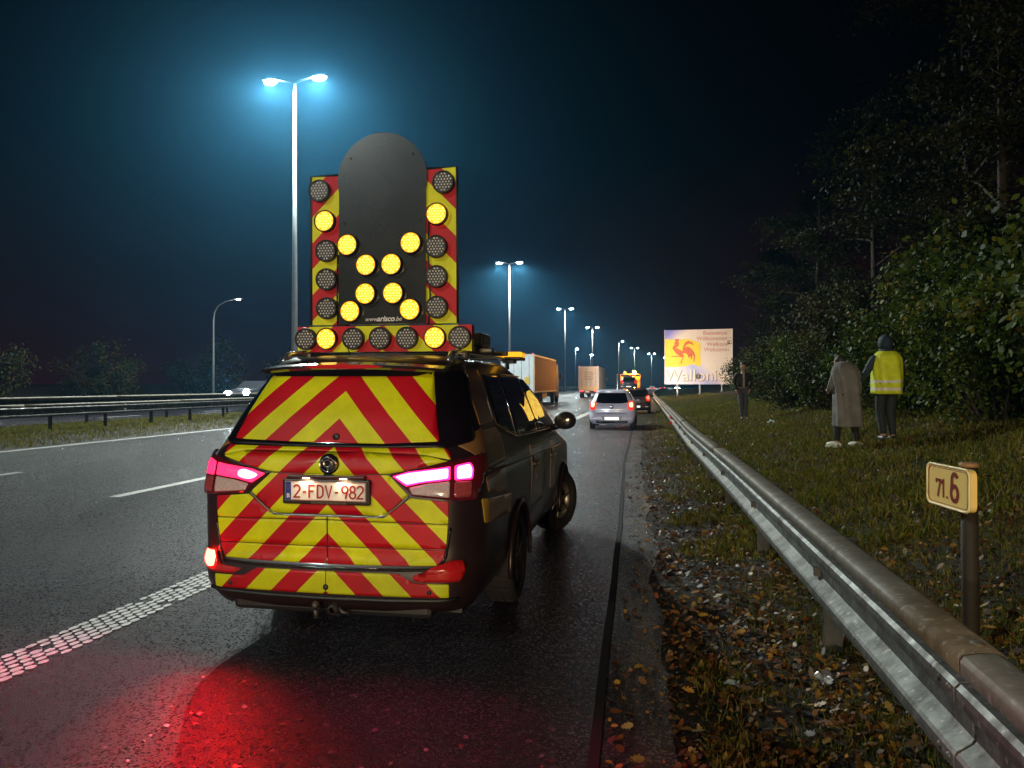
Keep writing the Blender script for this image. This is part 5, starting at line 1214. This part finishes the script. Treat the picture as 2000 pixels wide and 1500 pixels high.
def head_mb(mb, c, rz=0, tilt=0, s=1.0):
    c = Vector(c); M = Matrix.Rotation(rz, 3, 'Z') @ Matrix.Rotation(tilt, 3, 'X')
    bm = bmesh.new(); bmesh.ops.create_uvsphere(bm, u_segments=24, v_segments=18, radius=1)
    for v in bm.verts:
        x, y, z = v.co
        X, Y_, Z = x * .077, y * .095, z * .118
        if z < 0: X *= 1 - .28 * (-z); Y_ = Y_ * (1 - .12 * (-z)) + .012 * (-z)
        if y > .6: Y_ -= .012 * (y - .6) / .4
        nose = math.exp(-((x / .16) ** 2 + ((z + .12) / .2) ** 2)); 
        if y > 0: Y_ += .028 * nose; Y_ -= .010 * math.exp(-(((abs(x) - .38) / .18) ** 2 + ((z - .08) / .12) ** 2)); Y_ += .006 * math.exp(-((x / .3) ** 2 + ((z + .48) / .06) ** 2)); Y_ += .01 * math.exp(-((x / .3) ** 2 + ((z + .8) / .15) ** 2))
        v.co = M @ Vector((X, Y_, Z)) * s + c
    bm.verts.index_update(); mb.add([v.co for v in bm.verts], [[v.index for v in f.verts] for f in bm.faces], 0, True); bm.free()
    for sg in (-1, 1): mb.ell(M @ Vector((sg * .078, -.005, -.005)) * s + c, (.012 * s, .02 * s, .032 * s), 8, 6, 0, M)
    return M
# --- lone man, facing the camera
px_, py_ = 2.78, 24.6
man = thing('person', 'lone man in a dark open jacket standing on the bank near the billboard', 'person', (px_, py_, H(px_, py_)), R(180 + 2))
JB = {'pel': ((0, 0, .95), .13, .10), 'ch': ((0, .02, 1.25), .15, .10), 'nk': ((0, .01, 1.46), .055), 'hd': ((0, .03, 1.54), .055),
      'hl': ((-.09, 0, .9), .075), 'kl': ((-.07, .09, .5), .05), 'al': ((-.10, -.0, .1), .035), 'tl': ((-.125, .05, .045), .022),
      'hr': ((.09, 0, .9), .08), 'kr': ((.05, .03, .5), .055), 'ar': ((.02, -.06, .1), .035), 'tr': ((.02, -.02, .045), .022),
      'sl': ((-.19, 0, 1.40), .055), 'el': ((-.26, -.06, 1.14), .04), 'wl': ((-.17, .10, .95), .028), 'sr': ((.19, 0, 1.40), .055), 'er': ((.25, -.06, 1.14), .04), 'wr': ((.20, .06, .93), .028)}
EB = [('pel', 'ch'), ('ch', 'nk'), ('nk', 'hd'), ('pel', 'hl'), ('hl', 'kl'), ('kl', 'al'), ('al', 'tl'), ('pel', 'hr'), ('hr', 'kr'), ('kr', 'ar'), ('ar', 'tr'), ('ch', 'sl'), ('sl', 'el'), ('el', 'wl'), ('ch', 'sr'), ('sr', 'er'), ('er', 'wr')]
def finish_body(o, fn):
    """add the head and hands to the body's own mesh"""
    mb = MB(); r_ = fn(mb); tmp = mb.build('tmp', SKINM); bm = bmesh.new(); bm.from_mesh(o.data); bm.from_mesh(tmp.data); bm.to_mesh(o.data); bm.free(); bpy.data.objects.remove(tmp)
    for p in o.data.polygons: p.use_smooth = True
    return r_
man.scale = (1.04,) * 3
b = skin('body', JB, EB, SKINM, man)
def fn(mb):
    head_mb(mb, (0, .05, 1.60), R(12), R(-4), 1.05); hand_mb(mb, (-.17, .10, .95), (.1, .3, -1), -1, (1, 0, 0)); hand_mb(mb, (.20, .06, .93), (-.1, .3, -1), 1, (-1, 0, 0))
finish_body(b, fn)
def sub(J, keys, f, names=None): return {k: (J[k][0], J[k][1] * f + .012, (J[k][2] if len(J[k]) > 2 else J[k][1]) * f + .012) for k in keys}
def garment(name, J, keys, E, f, m, parent, sub_=2, extra=None):
    JJ = sub(J, keys, f)
    if extra: JJ.update(extra)
    EE = [e_ for e_ in E if e_[0] in JJ and e_[1] in JJ]
    if extra: EE += [e_ for e_ in extra_edges(extra)]
    return skin(name, JJ, EE, m, parent, sub_)
def extra_edges(x): return []
DJ = mat('dark_jacket', (.018, .014, .013), .7, var=.3, vscale=9, bump=.5, bscale=14); GT = mat('grey_jeans', (.075, .075, .10), .8, var=.25, vscale=12, bump=.4, bscale=18)
garment('jacket', JB, ['pel', 'ch', 'nk', 'sl', 'el', 'wl', 'sr', 'er', 'wr'], EB, 1.15, DJ, man)
MB().prism([(-.022, 1.46), (.022, 1.46), (.03, 1.0), (-.03, 1.0)], .155, .17).build('shirt', mat('pale_shirt', (.32, .30, .30), .8), man)
garment('trousers', JB, ['pel', 'hl', 'kl', 'al', 'hr', 'kr', 'ar'], EB, 1.12, GT, man)
for x, y in ((-.125, .04), (.02, -.02)): MB().ell((x, y, .05), (.05, .14, .055), 14, 8).build('shoe', BLACKP, man)
MB().ell((0, .012, 1.672), (.092, .112, .098), 16, 10).build('hair', mat('dark_hair', (.02, .015, .01), .6, bump=.5, bscale=60), man)

# --- walker in the yellow vest, back to the camera, left arm round the companion
wx, wy = 3.88, 13.7
ves = thing('person', 'walker seen from behind in a dark blue hood and a yellow reflective vest', 'person', (wx, wy, H(wx, wy)), R(8))
JV = {'pel': ((0, 0, .95), .13, .10), 'ch': ((0, .0, 1.28), .15, .10), 'nk': ((0, .02, 1.48), .065), 'hd': ((0, .04, 1.57), .065),
      'hl': ((-.09, 0, .9), .085), 'kl': ((-.08, .07, .5), .06), 'al': ((-.06, -.02, .1), .045), 'tl': ((-.06, .05, .045), .022),
      'hr': ((.09, 0, .9), .085), 'kr': ((.06, .0, .5), .06), 'ar': ((.07, -.07, .1), .035), 'tr': ((.07, -.04, .045), .022),
      'sl': ((-.20, 0, 1.42), .06), 'el': ((-.34, .00, 1.15), .045), 'wl': ((-.50, -.08, .99), .03), 'sr': ((.20, 0, 1.42), .06), 'er': ((.27, .04, 1.16), .045), 'wr': ((.20, .26, 1.05), .03)}
b = skin('body', JV, EB, SKINM, ves)
def fn(mb):
    head_mb(mb, (0, .06, 1.66), R(10), 0); hand_mb(mb, (-.50, -.08, .99), (-1, -.1, -.15), -1, (0, 1, .1), 1.15); hand_mb(mb, (.20, .26, 1.05), (-.2, 1, .1), 1, (-1, 0, 0))
finish_body(b, fn)
NAVY = mat('navy_cloth', (.012, .028, .045), .75, var=.3, vscale=8, bump=.5, bscale=12); DKT = mat('dark_trousers', (.014, .020, .022), .8, var=.3, vscale=9, bump=.4, bscale=12)
JV['pel2'] = ((0, 0, .84), .145, .115)
EV = EB + [('pel', 'pel2')]
garment('jacket', JV, ['pel', 'pel2', 'ch', 'nk', 'sl', 'el', 'wl', 'sr', 'er', 'wr'], EV, 1.12, NAVY, ves)
garment('trousers', JV, ['pel', 'hl', 'kl', 'al', 'hr', 'kr', 'ar'], EB, 1.15, DKT, ves)
hd = MB().ell((0, .045, 1.655), (.118, .135, .15), 18, 12); hd.tube([(0, .01, 1.45), (0, .02, 1.55)], [.13, .11], 16); hd.build('hood', NAVY, ves)
for x, y in ((-.06, .04), (.07, -.04)): MB().ell((x, y, .05), (.055, .15, .06), 14, 8).build('shoe', BLACKP, ves)
# vest: a loose sleeveless shell, open sides
def shell_garment(name, rows, m, parent, n=36, fold=.008, seed=0, mi=None):
    vs = []
    for (z, rx, ry, cy) in rows:
        for j in range(n):
            t = 2 * math.pi * j / n; f = 1 + fold / max(rx, .05) * math.sin(t * 7 + seed + z * 3) * (1 if z < rows[-1][0] - .1 else .3)
            ex = .75
            cxs, sxs = math.cos(t), math.sin(t)
            vs.append((math.copysign(abs(cxs) ** ex, cxs) * rx * f, cy + math.copysign(abs(sxs) ** ex, sxs) * ry * f, z))
    k = len(rows); fs = [(i * n + j, i * n + (j + 1) % n, (i + 1) * n + (j + 1) % n, (i + 1) * n + j) for i in range(k - 1) for j in range(n)]
    mb = MB(); o_ = 0
    mb.v = [tuple(v) for v in vs]
    for i in range(k - 1):
        for j in range(n): mb.f.append(list(fs[i * n + j])); mb.m.append(mi[i] if mi else 0); mb.sm.append(True)
    ob = mb.build(name, m, parent); ob.modifiers.new('s', 'SOLIDIFY').thickness = .006; return ob
VEST = mat('vest_yellow', (.66, .74, .02), .6, var=.3, vscale=5, bump=1, bscale=7); BAND = mat('vest_band', (.72, .70, .62), .4, var=.1, vscale=30)
rows = [(.80, .225, .215, 0), (.86, .225, .215, 0), (.905, .225, .212, 0), (.985, .228, .222, 0), (1.03, .230, .222, 0), (1.08, .232, .215, 0), (1.18, .230, .195, 0), (1.30, .232, .185, 0), (1.40, .225, .17, 0), (1.46, .20, .14, 0), (1.515, .14, .11, 0), (1.52, .10, .09, 0)]
shell_garment('vest', rows, [VEST, BAND], ves, fold=.014, mi=[0, 1, 0, 1, 0, 0, 0, 0, 0, 0, 0])
bp_ = MB()
# --- companion in the long coat
cx_, cy_ = 3.22, 13.55
coa = thing('person', 'person bundled in a long grey coat with white shoes, walking beside the yellow vest', 'person', (cx_, cy_, H(cx_, cy_)), R(20))
JC = {'pel': ((0, 0, .86), .12, .10), 'ch': ((0, .06, 1.16), .14, .10), 'nk': ((0, .16, 1.34), .05), 'hd': ((0, .22, 1.40), .05),
      'hl': ((-.08, 0, .82), .08), 'kl': ((-.12, .10, .46), .055), 'al': ((-.17, .03, .1), .035), 'tl': ((-.19, .07, .045), .02),
      'hr': ((.08, 0, .82), .08), 'kr': ((.12, .02, .46), .055), 'ar': ((.15, -.06, .1), .03), 'tr': ((.15, -.04, .045), .02),
      'sl': ((-.17, .06, 1.28), .05), 'el': ((-.22, .14, 1.02), .04), 'wl': ((-.15, .30, .95), .028), 'sr': ((.17, .06, 1.28), .05), 'er': ((.22, .14, 1.02), .04), 'wr': ((.14, .30, .98), .028)}
b = skin('body', JC, EB, SKINM, coa)
def fn(mb):
    head_mb(mb, (.02, .27, 1.44), 0, R(-25), .96); hand_mb(mb, (-.15, .30, .95), (.3, .8, .2), -1, (1, 0, 0)); hand_mb(mb, (.14, .30, .98), (-.3, .8, .2), 1, (-1, 0, 0))
finish_body(b, fn)
garment('leggings', JC, ['pel', 'hl', 'kl', 'al', 'hr', 'kr', 'ar'], EB, 1.08, mat('black_cloth', (.008, .008, .009), .8, bump=.3, bscale=20), coa)
COAT = mat('coat_cloth', (.165, .158, .148), .9, var=.35, vscale=5, bump=1, bscale=14)
garment('coat_sleeves', JC, ['ch', 'sl', 'el', 'wl', 'sr', 'er', 'wr'], EB, 1.25, COAT, coa)
rows = [(.36, .215, .18, -.02), (.38, .222, .19, -.02), (.60, .215, .18, -.01), (.80, .205, .18, 0), (1.0, .21, .18, .01), (1.15, .225, .18, .04), (1.28, .222, .17, .06), (1.36, .19, .15, .08), (1.42, .135, .12, .11), (1.455, .07, .08, .13), (1.46, .02, .03, .14)]
shell_garment('coat', rows, COAT, coa, fold=.02, seed=1)
MB().ell((.03, .25, 1.48), (.09, .10, .10), 16, 10).build('hair', mat('dark_hair', (.02, .015, .01), .6, bump=.5, bscale=60), coa)
for x, y, rz_ in ((-.19, .06, .5), (.15, -.04, .5)):
    s_ = MB().ell((0, .02, .055), (.05, .14, .055), 16, 8); s_.box((0, .02, .018), (.095, .27, .03), bev=.012); so = s_.build('shoe', mat('white_shoe', (.62, .66, .55), .5, var=.1, vscale=30), coa); so.location = (x, y, 0); so.rotation_euler = (0, 0, rz_)

# ------------------------------------------------------------------ added fill spots, no vehicles built behind the camera
def beam(x, y, z, W, col, size=70, soft=.08, pitch=89.5, yaw=0):
    l = bpy.data.lights.new('fill_spot', 'SPOT'); l.energy = W; l.color = col; l.spot_size = R(size); l.spot_blend = .7; l.shadow_soft_size = soft
    o = bpy.data.objects.new('fill_spot', l); COL.objects.link(o); o.location = (x, y, z); o.rotation_euler = (R(pitch), 0, R(yaw))
beam(.1, -34, 1.3, 9000, (1, .86, .62), 50); beam(-1.5, -34, 1.3, 9000, (1, .86, .62), 50)  # unseen warm pair added to brighten the chevrons and other upright faces
l = bpy.data.lights.new('amber_fill', 'SPOT'); l.energy = 2600; l.color = (1, .50, .13); l.spot_size = R(80); l.spot_blend = .8; l.shadow_soft_size = .12  # unseen amber spot added to warm the patrol car side and verge
o = bpy.data.objects.new('amber_fill', l); COL.objects.link(o); o.location = (.4, -14, 2.5); o.rotation_euler = (R(86), 0, R(-4))
beam(-5.6, -5, .8, 7500, (.92, .93, 1), 20, yaw=-7); beam(-6.9, -5, .8, 7500, (.9, .95, 1), 20, yaw=-7)  # unseen pair added to brighten the silver car
for x in (-3.2, -1.7): beam(x, 89.2, .9, 4200, (1, .90, .80), 130, yaw=-25, pitch=100)      # added at the recovery truck's nose to brighten the billboard

# ------------------------------------------------------------------ haze, added so the lamps get a blue glow
if GLOW_HAZE:
    bm = bmesh.new(); bmesh.ops.create_cube(bm, size=1)
    hz_ = bpy.data.meshes.new('haze'); bmesh.ops.scale(bm, vec=(700, 760, 44), verts=bm.verts); bmesh.ops.translate(bm, vec=(20, 290, 20), verts=bm.verts); bm.to_mesh(hz_); bm.free()
    ho = bpy.data.objects.new('haze', hz_); COL.objects.link(ho); ho['kind'] = 'stuff'; ho['label'] = 'thin blue haze added for a glow around the lamps'; ho['category'] = 'haze'
    m = bpy.data.materials.new('haze'); m.use_nodes = True; t = m.node_tree; t.nodes.remove(t.nodes['Principled BSDF'])
    pv = t.nodes.new('ShaderNodeVolumePrincipled'); pv.inputs['Color'].default_value = (.13, .55, 1.0, 1); pv.inputs['Density'].default_value = GLOW_HAZE; pv.inputs['Anisotropy'].default_value = .78
    t.links.new(pv.outputs[0], t.nodes['Material Output'].inputs['Volume']); hz_.materials.append(m)
